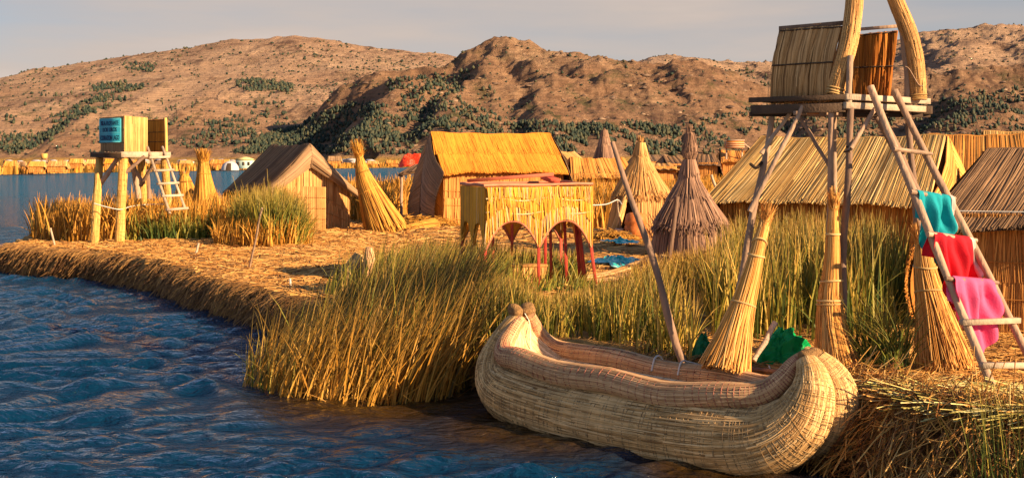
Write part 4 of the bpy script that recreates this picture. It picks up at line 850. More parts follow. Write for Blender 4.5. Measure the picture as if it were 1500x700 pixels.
sheaf('upright sheaf round the front pole of the tall tower', [(1221, 298, 14.22, .04), (1220, 345, 14.2, .065), (1219, 400, 14.2, .10), (1216, 440, 14.2, .135), (1218, 480, 14.15, .17), (1224, 520, 14.05, .23), (1229, 562, 13.95, .32)], 1100, .012, (.16, .38, .50, .52))
sheaf('dense sheaf standing behind the ladder foot', [(1350, 350, 14.85, .07), (1356, 400, 14.8, .13), (1364, 440, 14.75, .17), (1374, 490, 14.7, .25), (1385, 548, 14.55, .34)], 1100, .012, (.2, .42))
sheaf('tall forked straw stack right of the small lookout tower', [(298, 236, 42.5, .15), (299, 262, 42.5, .25), (302, 300, 42.5, .46), (310, 350, 42.5, .85)], 1300, .03, (.25,), SHEAFO, top=.55, tr=.02)
sheaf('small straw stack behind the ladder of the small tower', [(270, 256, 50, .15), (271, 275, 50, .34), (273, 310, 50, .6)], 350, .05, (.3,), SHEAFO, top=.3, tr=.03)
sheaf('big leaning sheaf propped against the brown hut', [(526, 228, 43, .10), (532, 256, 43, .25), (546, 292, 43, .44), (568, 345, 43, .74)], 1500, .03, (.3, .55), SHEAFO, top=.7, tr=.02)
sheaf('flat sheaf lying on the ground beside the big leaning sheaf', [(592, 340, 44, .18), (606, 338, 44.5, .24), (622, 334, 45, .26), (640, 330, 45.5, .22)], 300, .04, (.5,), SHEAFO, top=.3, tr=.02)

# ------------------------------------------------------------------ small lookout tower with sign
st = thing('lookout_tower', 'small lookout tower on fat reed wrapped legs with a blue sign on its side', 'lookout tower', (-11.9, 38.3, .7), 'lookout towers of poles and reed mats')
BAM = mat('wrapped_leg', [(.48, .28, .07), (.68, .43, .12), (.78, .55, .18)], noise=3, amp=.2)
for a, b, r0, r1 in ((P(146, 230, 38.4), P(138, 361, 36.6), .12, .14), (P(181, 228, 37.5), P(175, 358, 37.1), .14, .155), (P(207, 233, 39.6), P(211, 318, 40.2), .12, .13), (P(241, 229, 38.8), P(247, 318, 39.2), .12, .13)):
    mb = MB(); c = np.array([a + (b - a) * k for k in np.linspace(0, 1, 14)]); bundle(mb, c, np.linspace(r0, r1, 14) * .75, 260, slen=.3, w=.035, lift=.02); rings(mb, c, np.linspace(r0, r1, 14) * .75, np.linspace(.03, .97, 16), r=.012, tilt=.1, off=.02, seg=12, sides=4, var=.15)
    build('leg', mb, BAM, st)
legs([(P(172, 232, 37.9), P(147, 270, 37.9), .07, .08), (P(212, 229, 37.6), P(183, 254, 37.4), .05, .06), (P(188, 232, 38.8), P(211, 270, 38.8), .05, .06), (P(195, 240, 39.2), P(203, 290, 39.5), .09, .1), (P(228, 236, 38.3), P(206, 272, 38.8), .05, .06), (P(215, 250, 39.8), P(218, 290, 40.2), .09, .09)], st, WOOD, 'brace')
sF, sL, sR = np.array((-11.81, 37.3)), np.array((-12.96, 38.3)), np.array((-10.81, 38.7)); sB = sL + sR - sF
mb = MB()
for k in np.linspace(0, 1, 7): mb.beam(v3(sL + (sB - sL) * k, 3.44), v3(sF + (sR - sF) * k, 3.44), .3, .06)
mb.beam(v3(sL + (-.15, .05), 3.40), v3(sF + (.0, -.05), 3.36), .12, .16, var=.1); build('platform', mb, DARKW, st)
mb = MB(); mb.beam(v3(sF + (-.05, -.06), 3.40), v3(sR + (.05, -.02), 3.40), .08, .17); build('beam', mb, PLANK, st)
iL, iF, iR, iB = sL + (.15, .0), sF + (.02, .1), sR + (-.1, 0), sB + (0, -.1); mR = iF + (iR - iF) * .54
cs = np.array((-11.9, 38.5, 4.0))
panel('wall', quad(v3(iL, 4.55), v3(iF, 4.56), v3(iF, 3.5), v3(iL, 3.5)), 120, GREYB, st, .035, (.02, .4, .75), ctr=cs, thick=.06)  # greyer mat puts the sign side's shade into its colour
panel('wall', quad(v3(iF, 4.58), v3(mR, 4.54), v3(mR, 3.5), v3(iF, 3.5)), 130, PALE, st, .035, (.03, .35, .65, .97), ctr=cs, tm=SHEAFO, tr=.012, thick=.06)
panel('wall', quad(v3(iB, 4.52), v3(iR, 4.52), v3(iR, 3.5), v3(iB, 3.5)), 120, ORANGE, st, .035, (.03, .4, .7), thick=.06)
mb = MB(); c = np.array([v3(iR + (.03, -.02), 3.5), v3(iR + (.02, -.02), 4.0), v3(iR + (0, -.02), 4.56)]); mb.tube(c, .05, 8, var=.8); build('corner_post', mb, BAM, st)
# sign board with its writing
d_ = nrm(v3(iF - iL, 0)); nS = np.array((d_[1], -d_[0], 0)); q0 = v3(iL, 4.50) + d_ * .06 + nS * .07
wS, hS = np.linalg.norm(iF - iL) - .16, .72; mb = MB(); mb.beam(q0 + np.array((0, 0, -hS / 2)), q0 + d_ * wS + np.array((0, 0, -hS / 2)), .03, hS, bev=.02)
sg = build('sign_board', mb, mat('sign_blue', [(.03, .30, .42), (.03, .32, .45)], rough=.6, amp=.12), st)
mb = MB()
for a_, b__ in (((0, 0), (wS, 0)), ((0, -hS), (wS, -hS)), ((0, 0), (0, -hS)), ((wS, 0), (wS, -hS)), ((0, -hS * .36), (wS, -hS * .36)), ((0, -hS * .60), (wS, -hS * .60))):
    mb.beam(q0 + nS * .018 + d_ * a_[0] + np.array((0, 0, a_[1])), q0 + nS * .018 + d_ * b__[0] + np.array((0, 0, b__[1])), .008, .022 if a_[1] in (0, -hS) or a_[0] == b__[0] else .010, up=(0, 0, 1) if a_[0] != b__[0] else tuple(d_))
build('sign_border', mb, mat('sign_line', [(.15, .55, .62), (.15, .55, .62)]), sg)
for txt, zz, sz, ww in (('ISLA FLOTANTE', -.20, .185, .84), ('LOS UROS', -.395, .17, .66), ('CORAZON LAGO', -.655, .20, .90)):
    cu = bpy.data.curves.new('lettering', 'FONT'); cu.body = txt; cu.size = sz; cu.extrude = .004; cu.align_x = 'CENTER'; cu.offset = .003
    to = bpy.data.objects.new('lettering', cu); col.objects.link(to); bpy.context.view_layer.update(); k = wS * ww / to.dimensions.x
    dg = bpy.context.evaluated_depsgraph_get(); me = bpy.data.meshes.new_from_object(to.evaluated_get(dg)); bpy.data.objects.remove(to)
    co = np.zeros(len(me.vertices) * 3); me.vertices.foreach_get('co', co); co = co.reshape(-1, 3)
    W_ = q0 + nS * .022 + d_ * wS / 2 + np.array((0, 0, zz)) + d_ * co[:, :1] * k + np.array((0, 0, 1.)) * co[:, 1:2] + nS * co[:, 2:3]
    me.vertices.foreach_set('co', (W_ - wloc(sg)).ravel()); me.update(); me.materials.append(mat('sign_ink', [(.02, .04, .12), (.02, .04, .12)])); o = bpy.data.objects.new('lettering', me); col.objects.link(o); o.parent = sg
sl_ = thing('ladder', 'small plank ladder with five steps leaning on the blue signed tower', 'ladder', P(255, 312, 37.6))
a0, a1, b0, b1 = P(216, 215, 38.1), P(249, 313, 37.3), P(238, 215, 38.5), P(271, 305, 37.7)
for a, b in ((a0, a1), (b0, b1)):
    mb = MB(); mb.beam(a, b, .06, .08, up=(0, 1, 0)); build('rail', mb, PLANK, sl_)
for y in (231, 250, 269, 287, 307):
    a = at_py(a0, a1, y); b = at_py(b0, b1, y - 1); d = nrm(b - a); mb = MB(); mb.beam(a - d * .06 + (0, -.05, 0), b + d * .1 + (0, -.05, 0), .14, .07); build('rung', mb, PLANK, sl_)
mb = MB(); mb.tube(spline([P(138, 298, 36.9), P(155, 303, 36.9), P(176, 307, 37.0), P(190, 303, 38), P(210, 300, 39.9), P(246, 299, 39)], 30), .018, 5)
tag(build('rope', mb, ROPE), 'pale rope strung low between the legs of the small tower', 'rope')

# ------------------------------------------------------------------ boat with arched cabin lying in the reeds
RED = mat('red_painted_wood', [(.38, .035, .02), (.52, .07, .04), (.50, .14, .07)], noise=4, amp=.3, bump=.3)
ARR = mat('red_rolled_edge', [(.42, .10, .05), (.60, .24, .13)], noise=5, amp=.25)
YEL = mat('yellow_mat', [(.24, .12, .06), (.62, .33, .05), (.80, .42, .03), (.84, .47, .06), (.72, .52, .30)], noise=1.5, amp=.2)
YTIE = mat('cabin_strip', [(.66, .50, .26), (.74, .56, .30)])
cb = thing('cabin_boat', 'reed boat with a yellow matted double arched cabin and curled grey prow among the reeds', 'reed boat', (.2, 24.2, .5))
K0 = np.array((-.51, 23.5)); ka = nrm(np.array((.955, .295))); kb = np.array((-ka[1], ka[0])); CW, CD = 2.15, 1.75
kp = lambda p, d, z: np.array((*(K0 + ka * p + kb * d), z)); Kp = lambda p, d, z: np.stack([K0[0] + ka[0] * p + kb[0] * d, K0[1] + ka[1] * p + kb[1] * d, z + 0 * p], -1)
def arch_z(p, lo=1.52, hi=2.06):
    h = CW / 2; q = np.mod(p, h) / h; return lo + (hi - lo) * np.clip(1 - np.abs(2 * q - 1) ** 2.3, 0, 1)
for nm, d0, m_, c_ in (('cabin_mat', 0, YEL, 1), ('cabin_mat', CD, YEL, -1)):
    f = lambda u, v, d0=d0: Kp(u * CW, d0 - .03 * np.sin(u * 12) * v, 2.70 + (arch_z(np.clip(u, .0001, .9999) * CW) - 2.70) * v)
    mb = MB(); mb.surf(f, 41, 8, var=.5, thick=.05); [thatch(mb, f, 420, 1, .020, .06, 3, jit=.010, fringe=.0, ctr=(.3, 24.4, 2.3), v0=a_, v1=b_, var=v_) for a_, b_, v_ in ((.55, 1.0, (-.1, 1.35)), (.24, .60, (.1, .95)), (0, .30, (.05, 1.2)))]; o = build('cabin_mat', mb, m_, cb)
    mb = MB()
    for zz in (2.46, 2.20): mb.tube(np.array([kp(p, d0 - c_ * .045, zz + .03 * math.sin(p * 5.8 + .5)) for p in np.linspace(0, CW, 24)]), .016, 5, var=.5)
    build('strip', mb, YTIE, o); mb = MB(); pp = np.linspace(.001, CW - .001, 60); mb.tube(np.array([kp(p, d0 - c_ * .02, arch_z(p) - .015) for p in pp]), .028, 6); build('arch_rim', mb, ARR, o)
for p0, c_ in ((0, 1), (CW, -1)):
    f = lambda u, v, p0=p0: Kp(p0 + 0 * u, CD * (1 - u), 2.70 + (1.50 + .5 * np.clip(1 - np.abs(2 * np.mod(np.clip(u, .001, .999) * 2, 1) - 1) ** 2.3, 0, 1) - 2.70) * v)
    mb = MB(); mb.surf(f, 33, 6, var=.3, thick=.05); thatch(mb, f, 200, 1, .028, .03, 3, jit=.004, fringe=.02, ctr=(.3, 24.4, 2.3)); build('cabin_mat', mb, YEL, cb)
mb = MB()
for a, b in ((kp(-.04, -.02, 2.73), kp(CW + .04, -.02, 2.75)), (kp(-.02, -.02, 2.73), kp(-.02, CD, 2.74)), (kp(-.04, CD, 2.74), kp(CW, CD, 2.76)), (kp(CW, 0, 2.75), kp(CW, CD, 2.76))): mb.pole(a, b, .03, .03, seg=8)
build('top_rail', mb, ARR, cb)
mb = MB(); mb.beam(kp(.05, 1.5, 2.80), kp(CW - .35, 1.2, 2.93), .06, .07); build('roof_beam', mb, ARR, cb); mb = MB(); mb.beam(kp(CW - .42, .9, 2.80), kp(CW - .42, 1.5, 2.86), .2, .09); build('roof_block', mb, RED, cb)
for (p, d, top, ln) in ((0, 0, 1.6, 0), (CW / 2, 0, 1.55, 0), (CW, 0, 1.6, .12), (0, CD, 1.6, 0), (CW / 2, CD, 1.9, 0), (CW, CD, 1.7, 0), (.5, 1.2, 2.1, 0), (1.38, .5, 2.0, 0), (1.55, .7, 2.0, .03), (1.75, .4, 2.0, .05), (1.95, .3, 1.95, .1)):
    mb = MB(); mb.beam(kp(p, d, top), kp(p + ln, d, .68), .06, .05, up=(0, 1, 0)); build('post', mb, RED, cb)
mb = MB(); f = lambda u, v: Kp(1.98 + .16 * v + .12 * u, .12 + .5 * u, 1.95 - .35 * u - (1.2 - .35 * u) * v); mb.surf(f, 6, 10, thick=.03); build('side_panel', mb, RED, cb)
mb = MB(); f = quad(kp(.62, .35, 1.12), kp(1.35, .35, 1.12), kp(1.35, .35, .7), kp(.62, .35, .7)); mb.surf(f, 5, 4, thick=.3); thatch(mb, f, 50, 1, .02, .01, 3, fringe=0); mb.beam(kp(.6, .5, 1.14), kp(1.38, .5, 1.14), .34, .05); build('bench', mb, PALE, cb)
mb = MB(); c = spline([(-3.0, 23.0, 1.0, .12), (-2.95, 23.1, .85, .24), (-2.6, 23.3, .55, .34), (-1.8, 23.6, .40, .42), (0, 24.2, .35, .44), (2.0, 24.9, .38, .42), (3.0, 25.3, .7, .36), (3.4, 25.4, 1.1, .2)], 60)
for s in (-.45, .45):
    cc = c.copy(); cc[:, 0] += -kb[0] * s * np.clip(c[:, 3] * 2, 0, 1) + kb[0] * .6; cc[:, 1] += -kb[1] * s * np.clip(c[:, 3] * 2, 0, 1) + kb[1] * .6
    mb = MB(); bundle(mb, cc[:, :3], cc[:, 3], 1000, slen=.15, w=.03, lift=.015); build('hull', mb, BOATR, cb)
# grey prow tip seen over the reeds
mb = MB(); c = spline([(*P(541, 362, 22.6), .055), (*P(541, 376, 22.6), .085), (*P(540, 395, 22.6), .11), (*P(536, 430, 22.6), .16)], 20); bundle(mb, c[:, :3], c[:, 3], 260, slen=.3, w=.02, lift=.01); rings(mb, c[:, :3], c[:, 3], np.linspace(.02, .95, 18), r=.006, off=.008, seg=12, sides=4); build('prow_tip', mb, GUNR, cb)
mb = MB(); c = spline([(*P(527, 372, 22.9), .07), (*P(522, 388, 22.9), .17), (*P(518, 408, 22.9), .25), (*P(516, 440, 22.9), .30)], 20); bundle(mb, c[:, :3], c[:, 3], 420, slen=.3, w=.02, lift=.01); build('prow_bundle', mb, BOATR, cb)

# ------------------------------------------------------------------ loose poles and stakes
def stick(label, a, b, r0, r1, m=WOOD, cat='pole', group=None, name='pole'):
    mb = MB(); mb.pole(a, b, r0, r1, sides=8, seg=9, wob=.35); tag(build(name, mb, m), label, cat, group)
stick('long grey pole leaning left, planted in the reeds behind the boat', P(1006, 545, 14.9), P(897, 208, 15.6), .05, .032)
stick('thin stake leaning at the corner of the tall grass before the brown hut', PG(365, 393), P(384, 305, 27.6), .03, .022, name='stake', cat='stake')
stick('thin crooked stick standing before the grey cone hut', P(977, 400, 25.5), P(992, 288, 25.5), .045, .05, name='stake', cat='stake')
stick('white stick poking up between the grey cone hut and the long striped roof', P(1053, 290, 38), P(1042, 256, 38), .05, .04, PLANK, 'stick', name='stick')
stick('short stick at the bank left of the small tower', P(80, 359, 35.5), P(74, 334, 35.5), .03, .03, PLANK, 'stick', name='stick')
stick('short pale stake in the grass right of the small tower', P(287, 372, 32), P(291, 356, 32), .035, .03, PLANK, 'stake', name='stake')
stick('tiny white peg in the open straw floor', P(426, 422, 24.2), P(425, 408, 24.2), .022, .022, ROPE, 'peg', name='peg')
stick('post with a cross tie beside the cone hut doorway', PG(910, 348), P(904, 292, 39), .035, .03, PLANK, 'post', name='post')
stick('plank propped against the green tarpaulin', P(1104, 528, 14.3), P(1136, 472, 14.5), .03, .035, PLANK, 'plank', name='plank')
mb = MB(); mb.tube(spline([P(785, 343 - 46, 27), P(830, 300, 32), P(884, 300, 37), P(904, 293, 39), P(911, 299, 39)], 20), .02, 5); tag(build('rope', mb, ROPE), 'slack line from the arched cabin to the post by the cone hut', 'rope')

# pots in the doorway of the pale cone hut
def pot(label, c, prof, m, cat):
    mb = MB(); c = np.array(c); p = np.array([c + (0, 0, z) for z, r in prof]); mb.tube(p, np.array([r for z, r in prof]), 18); tag(build(cat.replace(' ', '_'), mb, m, smooth=True), label, cat)
RUST = mat('rust_orange', [(.50, .13, .03), (.62, .20, .05)], rough=.5, noise=10, amp=.4)
pot('rust orange barrel standing at the cone hut doorway', (3.95, 39.3, .7), [(0, .24), (.05, .30), (.4, .36), (.45, .33), (.5, .36), (.8, .30), (.85, .2)], RUST, 'barrel')
pot('small grey pot in the cone hut doorway', (3.45, 39.5, .7), [(0, .12), (.1, .18), (.25, .18), (.3, .13), (.33, .15)], mat('grey_metal', [(.4, .42, .45), (.5, .5, .52)], rough=.4), 'pot')
pot('dark brown low pot beside the orange barrel', (3.62, 39.0, .7), [(0, .15), (.1, .22), (.2, .2), (.24, .16)], DARKW, 'cooking pot')

# straw mounds
def mound(label, c, rx, ry, h, n, ln, w):
    u = rng.random(n) * 2 * np.pi; r = np.sqrt(rng.random(n)); x = c[0] + rx * r * np.cos(u); y = c[1] + ry * r * np.sin(u); z = c[2] + h * (1 - r ** 2) * (.8 + .4 * vnoise(x * 2, y * 2)); a = rng.uniform(0, 6.3, n); t = np.linspace(-.5, .5, 4)[None]; l = ln * rng.uniform(.4, 1.5, n)[:, None]
    C = np.stack([x[:, None] + np.cos(a)[:, None] * t * l, y[:, None] + np.sin(a)[:, None] * t * l, z[:, None] + rng.normal(0, .25, n)[:, None] * t * l - (t * 2) ** 2 * .12 * l], -1); mb = MB()
    mb.surf(lambda uu, vv: np.stack([c[0] + rx * vv * np.cos(uu * 6.2832), c[1] + ry * vv * np.sin(uu * 6.2832), c[2] - .05 + h * (1 - vv ** 2) * .85], -1), 25, 8, var=.2)
    mb.straws(C, np.stack([-np.sin(a), np.cos(a), 0 * a], 1), np.tile((0, 0, 1.), (n, 1)), w * rng.uniform(.6, 1.4, n), rng.random(n)); tag(build('straw_mound', mb, SHEAFO), label, 'straw pile', 'piles of loose straw')
mound('heap of loose brown straw between the leaning sheaf and the central hut', (-3.4, 46.2, .7), 1.5, .8, .45, 900, .6, .04)
mound('low heap of straw before the golden cone hut doorway', (3.1, 38.0, .7), .9, .6, .3, 500, .5, .035)

# crumpled tarpaulins and cloths
def crumple(f0, amp, sc, seed):
    k = np.random.default_rng(seed); M_ = k.normal(0, sc, (7, 3)); ph = k.uniform(0, 6, 7)
    def f(u, v):
        p = f0(u, v); d = (fbm(p[..., 0] * sc * .55 + seed, (p[..., 1] + p[..., 2]) * sc * .55 + 3, 4, True, .6) - .45) * amp * 3.2; p = p + np.stack([d * .4, -d * .5, d * .8], -1); return p
    return f
def tarp(label, c, rx, ry, h, colr, seed, cat='tarpaulin', amp=.085, sc=7, name='tarpaulin', tall=1.0):
    c = np.array(c, float)
    def f0(u, v):
        a = u * 2 * np.pi; r = np.clip(v, 0, 1); k = 1 + .25 * np.sin(a * 3 + seed) + .12 * np.sin(a * 5 + 2 * seed)
        return np.stack([c[0] + rx * r * k * np.cos(a), c[1] + ry * r * k * np.sin(a), c[2] + h * (1 - r ** 2.4) + .25 * h * r * (1 - r) * 3 * np.sin(a * 2 + seed)], -1)
    mb = MB(); mb.surf(crumple(f0, amp, sc, seed), 130, 60); m = mat('tarp_%s' % label.split()[0], [colr, tuple(x * 1.2 for x in colr)], rough=.45, noise=8, amp=.15, trans=.15)
    return tag(build(name, mb, m, smooth=True), label, cat)
tarp('green crumpled tarpaulin heaped behind the broom shaped sheaf', (3.34, 15.15, .68), .40, .24, .40, (.0, .34, .09), 4)
tarp('small fold of dark green tarpaulin left of the broom shaped sheaf', (2.42, 15.7, .66), .13, .12, .28, (.0, .17, .06), 7)
NETM = mat('turquoise_cloth', [(.01, .26, .26), (.02, .50, .46), (.06, .66, .60), (.45, .80, .74)], rough=.6, noise=12, amp=.4)
def net(label, c, rx, ry, seed):
    k = np.random.default_rng(seed); mb = MB(); c = np.array(c)
    def f(u, v):
        a = u * 2 * np.pi; r = np.clip(v, 0, 1) * (1 + .25 * np.sin(a * 4 + seed) + .15 * np.sin(a * 9)); x = c[0] + rx * r * np.cos(a); y = c[1] + ry * r * np.sin(a)
        z = gz(x, y) + .10 + .16 * (fbm(x * 5 + seed, y * 3, 4, True) - .35) * (1.15 - v) + .10 * (np.abs(np.sin(x * 17 + y * 3)) * (1 - v))
        return np.stack([x, y, z], -1)
    U, V = np.meshgrid(np.linspace(0, 1, 110), np.linspace(0, 1, 40)); p = f(U.ravel(), V.ravel()); idx = np.arange(4400).reshape(40, 110)
    mb.add(p, np.stack([idx[:-1, :-1], idx[:-1, 1:], idx[1:, 1:], idx[1:, :-1]], -1).reshape(-1, 4), var=np.clip(fbm(p[:, 0] * 6, p[:, 1] * 4, 4, True) * 2.2 - .75, 0, 1))
    tag(build('ground_cloth', mb, NETM), label, 'cloth')
net('bright turquoise cloth spread on the straw beside the arched cabin', (2.45, 29.3, .7), .52, 1.5, 1)
net('smaller turquoise cloth scrap farther back near the cone hut', (3.25, 36.6, .7), .45, .7, 2)

# ------------------------------------------------------------------ far away small things
ts = thing('tank_stand', 'orange slatted box on a stand above the yellow roofed hut', 'stand', (18.8, 103, .4))
zz = lambda py, Y: H + (HY - py) / F * Y
mb = MB(); a, b = P(1063, 212, 103), P(1088, 212, 103)
mb.beam(a, b, 1.2, .62, bev=.02); build('box', mb, mat('orange_slats', [(.55, .17, .03), (.6, .2, .04)], noise=3, amp=.3), ts)
mb = MB()
for k in (-.22, -.05, .12, .36): mb.beam(a + (-.05, -.64, k), b + (.05, -.64, k), .06, .05, var=.9)
build('slat', mb, mat('dark_slats', [(.12, .05, .03), (.7, .5, .35)]), ts)
for x in (1064, 1087):
    mb = MB(); mb.beam(P(x, 207, 103), v3(P(x, 0, 103)[:2], .4), .12, .12, up=(0, 1, 0)); build('leg', mb, PLANK, ts)
mb = MB(); mb.beam(P(1085, 206, 102.6), P(1104, 222, 102.6), .1, .1); build('ladder', mb, PLANK, ts)
tb = thing('far_lookout', 'tiny square lookout box standing over the far shore huts', 'lookout tower', (-107, 280, .5), 'lookout towers of poles and reed mats')
mb = MB(); mb.beam(P(61, 228.5, 280), P(69, 228.5, 280), 1.2, 1.1); build('box', mb, GOLD, tb)
for x in (61.5, 68.5):
    mb = MB(); mb.beam(P(x, 231, 280), v3(P(x, 0, 280)[:2], .4), .2, .2, up=(0, 1, 0)); build('leg', mb, WOOD, tb)
tn = thing('dome_tent', 'grey dome tent with dark door on the far shore', 'tent', P(337, 250, 385))
mb = MB(); c0 = P(337, 249.5, 385)
f = lambda u, v: np.stack([c0[0] + 2.7 * np.sin(v * np.pi / 2) * np.cos(u * 2 * np.pi) * (1 + .05 * np.cos(u * 37.7)), c0[1] + 2.7 * np.sin(v * np.pi / 2) * np.sin(u * 2 * np.pi), c0[2] + 2.9 * np.cos(v * np.pi / 2)], -1)
mb.surf(f, 49, 12); build('shell', mb, mat('tent_fabric', [(.50, .46, .46), (.58, .54, .52)]), tn, smooth=True)
mb = MB(); f2 = lambda u, v: f(.69 + .1 * u, .45 + .55 * v) * 1.0 + np.array((.3, -.12, 0)); mb.surf(f2, 8, 8); build('door', mb, DARKW, tn)
gh = thing('pale_house', 'pale green house with yellow hipped roof right of the grey dome tent', 'house', P(357, 250, 400))
def house(root, px0, px1, pye, pyb, pyt, Y, dep, wm_, rm_, wins=3, over=.5):
    x0, x1 = (px0 - 750) / F * Y, (px1 - 750) / F * Y; ze, z0, z1 = zz(pye, Y), zz(pyb, Y), zz(pyt, Y); mb = MB()
    mb.beam((x0, Y + dep / 2, (ze + z0) / 2), (x1, Y + dep / 2, (ze + z0) / 2), dep, ze - z0, bev=.01); build('wall', mb, wm_, root)
    mb = MB(); o = over; i = min(dep, x1 - x0) * .42; v = [(x0 - o, Y - o, ze), (x1 + o, Y - o, ze), (x1 + o, Y + dep + o, ze), (x0 - o, Y + dep + o, ze), (x0 + i, Y + dep / 2, z1), (x1 - i, Y + dep / 2, z1)]
    mb.add(v, q=[(0, 1, 5, 4), (2, 3, 4, 5), (3, 2, 1, 0)], t=[(1, 2, 5), (3, 0, 4)]); build('roof', mb, rm_, root)
    for k in range(wins):
        c = x0 + (x1 - x0) * (k + .5) / wins; mb = MB(); s = (x1 - x0) / wins * .22; mb.beam((c - s, Y - .03, z0 + (ze - z0) * .55), (c + s, Y - .03, z0 + (ze - z0) * .55), .06, (ze - z0) * .4, bev=.05); build('window', mb, DARKW, root)
house(gh, 345, 368, 234, 247, 229.5, 395, 5, mat('pale_green_wall', [(.45, .60, .52), (.5, .62, .55)]), mat('yellow_roof', [(.72, .55, .22), (.75, .58, .25)]))
oh = tarp('orange red tarpaulin heap at the shore left of the big orange hut', P(603, 245, 75), .85, .6, .75, (.75, .06, .02), 2, amp=.10, sc=3)
dr = thing('lean_to', 'low dark sloping shelter roof left of the big orange hut', 'shelter', (-4.6, 56, .7))
mb = MB(); f = quad(P(606, 243, 56), P(640, 232, 56), P(640, 246, 54), P(583, 256, 54)); mb.surf(f, 8, 5, var=.3, thick=.08); thatch(mb, f, 60, 1, .06, .03, 3); build('roof', mb, BROWN, dr)
legs([(P(588, 256, 54.2), v3(P(588, 256, 54.2)[:2], .6), .06, .07), (P(626, 248, 54.4), v3(P(626, 248, 54.4)[:2], .6), .06, .07), (P(608, 244, 55.8), v3(P(608, 244, 55.8)[:2], .6), .06, .07)], dr, WOOD, 'post')
# town houses at the foot of the hills
WH = [mat('house_white', [(.62, .58, .54), (.7, .66, .6)]), mat('house_adobe', [(.42, .25, .16), (.5, .3, .2)]), mat('house_grey', [(.36, .35, .36), (.42, .4, .4)])]
RF = [mat('tin_roof', [(.40, .38, .38), (.5, .46, .44)]), mat('red_roof', [(.38, .13, .07), (.45, .17, .09)])]
protos = []
for i, (w_, r_, lb) in enumerate(((0, 1, 'tiny white house with red roof at the foot of the hills'), (1, 0, 'tiny adobe house with tin roof at the foot of the hills'), (2, 0, 'tiny grey house with tin roof at the foot of the hills'))):
    r0 = thing('town_house', lb, 'house', P(750, 232, 1400)); house(r0, 744, 756, 229, 236, 227, 1400, 6, WH[w_], RF[r_], 2); protos.append(r0)
    r0['group'] = ['white houses', 'adobe houses', 'grey houses'][i] + ' of the town below the hills'
def hz(x, y): return float(np.maximum(hills(np.array([[x]]), np.array([[y]]))[0, 0], 0)) + .5
spots = []
g3 = np.random.default_rng(5)
for i in range(64):
    c_ = (40, 110, 190, 300, 440, 520, 640, 860, 1000, 1060)[g3.integers(0, 10)]; px_ = c_ + g3.normal(0, 28); Y_ = g3.uniform(1150, 1500)
    spots.append((px_, Y_))
used_ = [0, 0, 0]
for px_, Y_ in spots:
    k = int(g3.choice([0, 1, 1, 2])); r0 = protos[k]; x_ = (px_ - 750) / F * Y_
    if used_[k]:
        c = r0.copy(); col.objects.link(c)
        for ch in list(r0.children): cc = ch.copy(); col.objects.link(cc); cc.parent = c
    else: c = r0; used_[k] = 1
    c.location = (x_, Y_, hz(x_, Y_) + g3.uniform(0, .5)); c.rotation_euler = (0, 0, g3.uniform(-.5, .5)); s_ = g3.uniform(.7, 1.3); c.scale = (s_, s_, s_)

# ------------------------------------------------------------------ standing reeds and grass
REEDG = mat('green_reed', [(.03, .06, .01), (.08, .12, .018), (.24, .24, .03), (.52, .38, .06)], noise=1, amp=.15, tipc=((.42, .26, .05), 5.0), trans=.22, rough=.55)
REEDO = mat('ochre_reed', [(.035, .06, .01), (.18, .20, .02), (.54, .40, .05), (.88, .66, .16)], noise=1, amp=.15, tipc=((.40, .20, .05), 4.0), trans=.22, rough=.55)
REEDL = mat('ochre_reed_dark_tip', [(.05, .055, .01), (.30, .18, .02), (.62, .32, .04), (.84, .54, .12)], noise=1, amp=.15, tipc=((.10, .075, .02), 2.0), trans=.25, rough=.55)
REEDY = mat('golden_grass', [(.06, .07, .012), (.36, .19, .025), (.66, .33, .04), (.84, .50, .10)], noise=.5, amp=.2, trans=.22, rough=.6)
def reeds(label, poly, n_, h, w, m, lean=(0, 0), ls=.12, curve=1.7, z=None, clump=0.0, hfun=None, vb=(1, 1), name='reeds', bent=.18, cat='reeds', csc=1.2, cap=None):
    n = int(n_ * .88); p = inside(poly, int(n * (1 + clump * 1.5)))
    if clump: k = fbm(p[:, 0] * csc + 3, p[:, 1] * csc, 3) + rng.normal(0, .06, len(p)) > .36 + .16 * clump; p = p[k]
    p = p[:n]; n = len(p); zz_ = gz(p[:, 0], p[:, 1]) - .05 if z is None else np.full(n, z); zz_ = np.where(sdf(ISL, p[:, 0], p[:, 1]) > -.2, -.15, zz_) if z is None else zz_
    hh = h * (.45 + .55 * rng.beta(2.2, 1.3, n)) * (.8 + .4 * fbm(p[:, 0] * .8, p[:, 1] * .8, 2)); 
    if hfun is not None: hh = hh * hfun(p)
    hh = hh + np.where(zz_ < 0, .6, 0) * (z is None)
    if cap is not None:                                     # the bed is lower where the plants stand in shallow water or were cut
        pxs = 750 + F * (p[:, 0] + lean[0] * hh) / p[:, 1]; top = H - (np.interp(pxs, cap[0], cap[1]) - HY) / F * p[:, 1]
        hh = np.minimum(hh, np.maximum(top - zz_, .15) * (1.15 - .7 * rng.random(n) ** 1.3) * np.where(rng.random(n) < .05, 1.2, 1))
    le = np.array(lean)[None] + rng.normal(0, ls, (n, 2)); k = rng.random(n) < bent; le[k] += rng.normal(0, .45, (k.sum(), 2)); ll = np.linalg.norm(le, axis=1, keepdims=True); le = np.where(ll > .85, le / ll * .85, le)
    mb = MB(); patch = fbm(p[:, 0] * .9 + 7, p[:, 1] * .9, 3); mb.blades(np.column_stack([p, zz_]), hh, le, curve, w * 1.14 * rng.uniform(.6, 1.4, n), np.clip(rng.beta(vb[0] * .55, vb[1] * .55, n) * .85 + (patch - .5) * .6 + .08, 0, 1), K=6)
    return tag(build(name, mb, m), label, cat, kind='stuff')
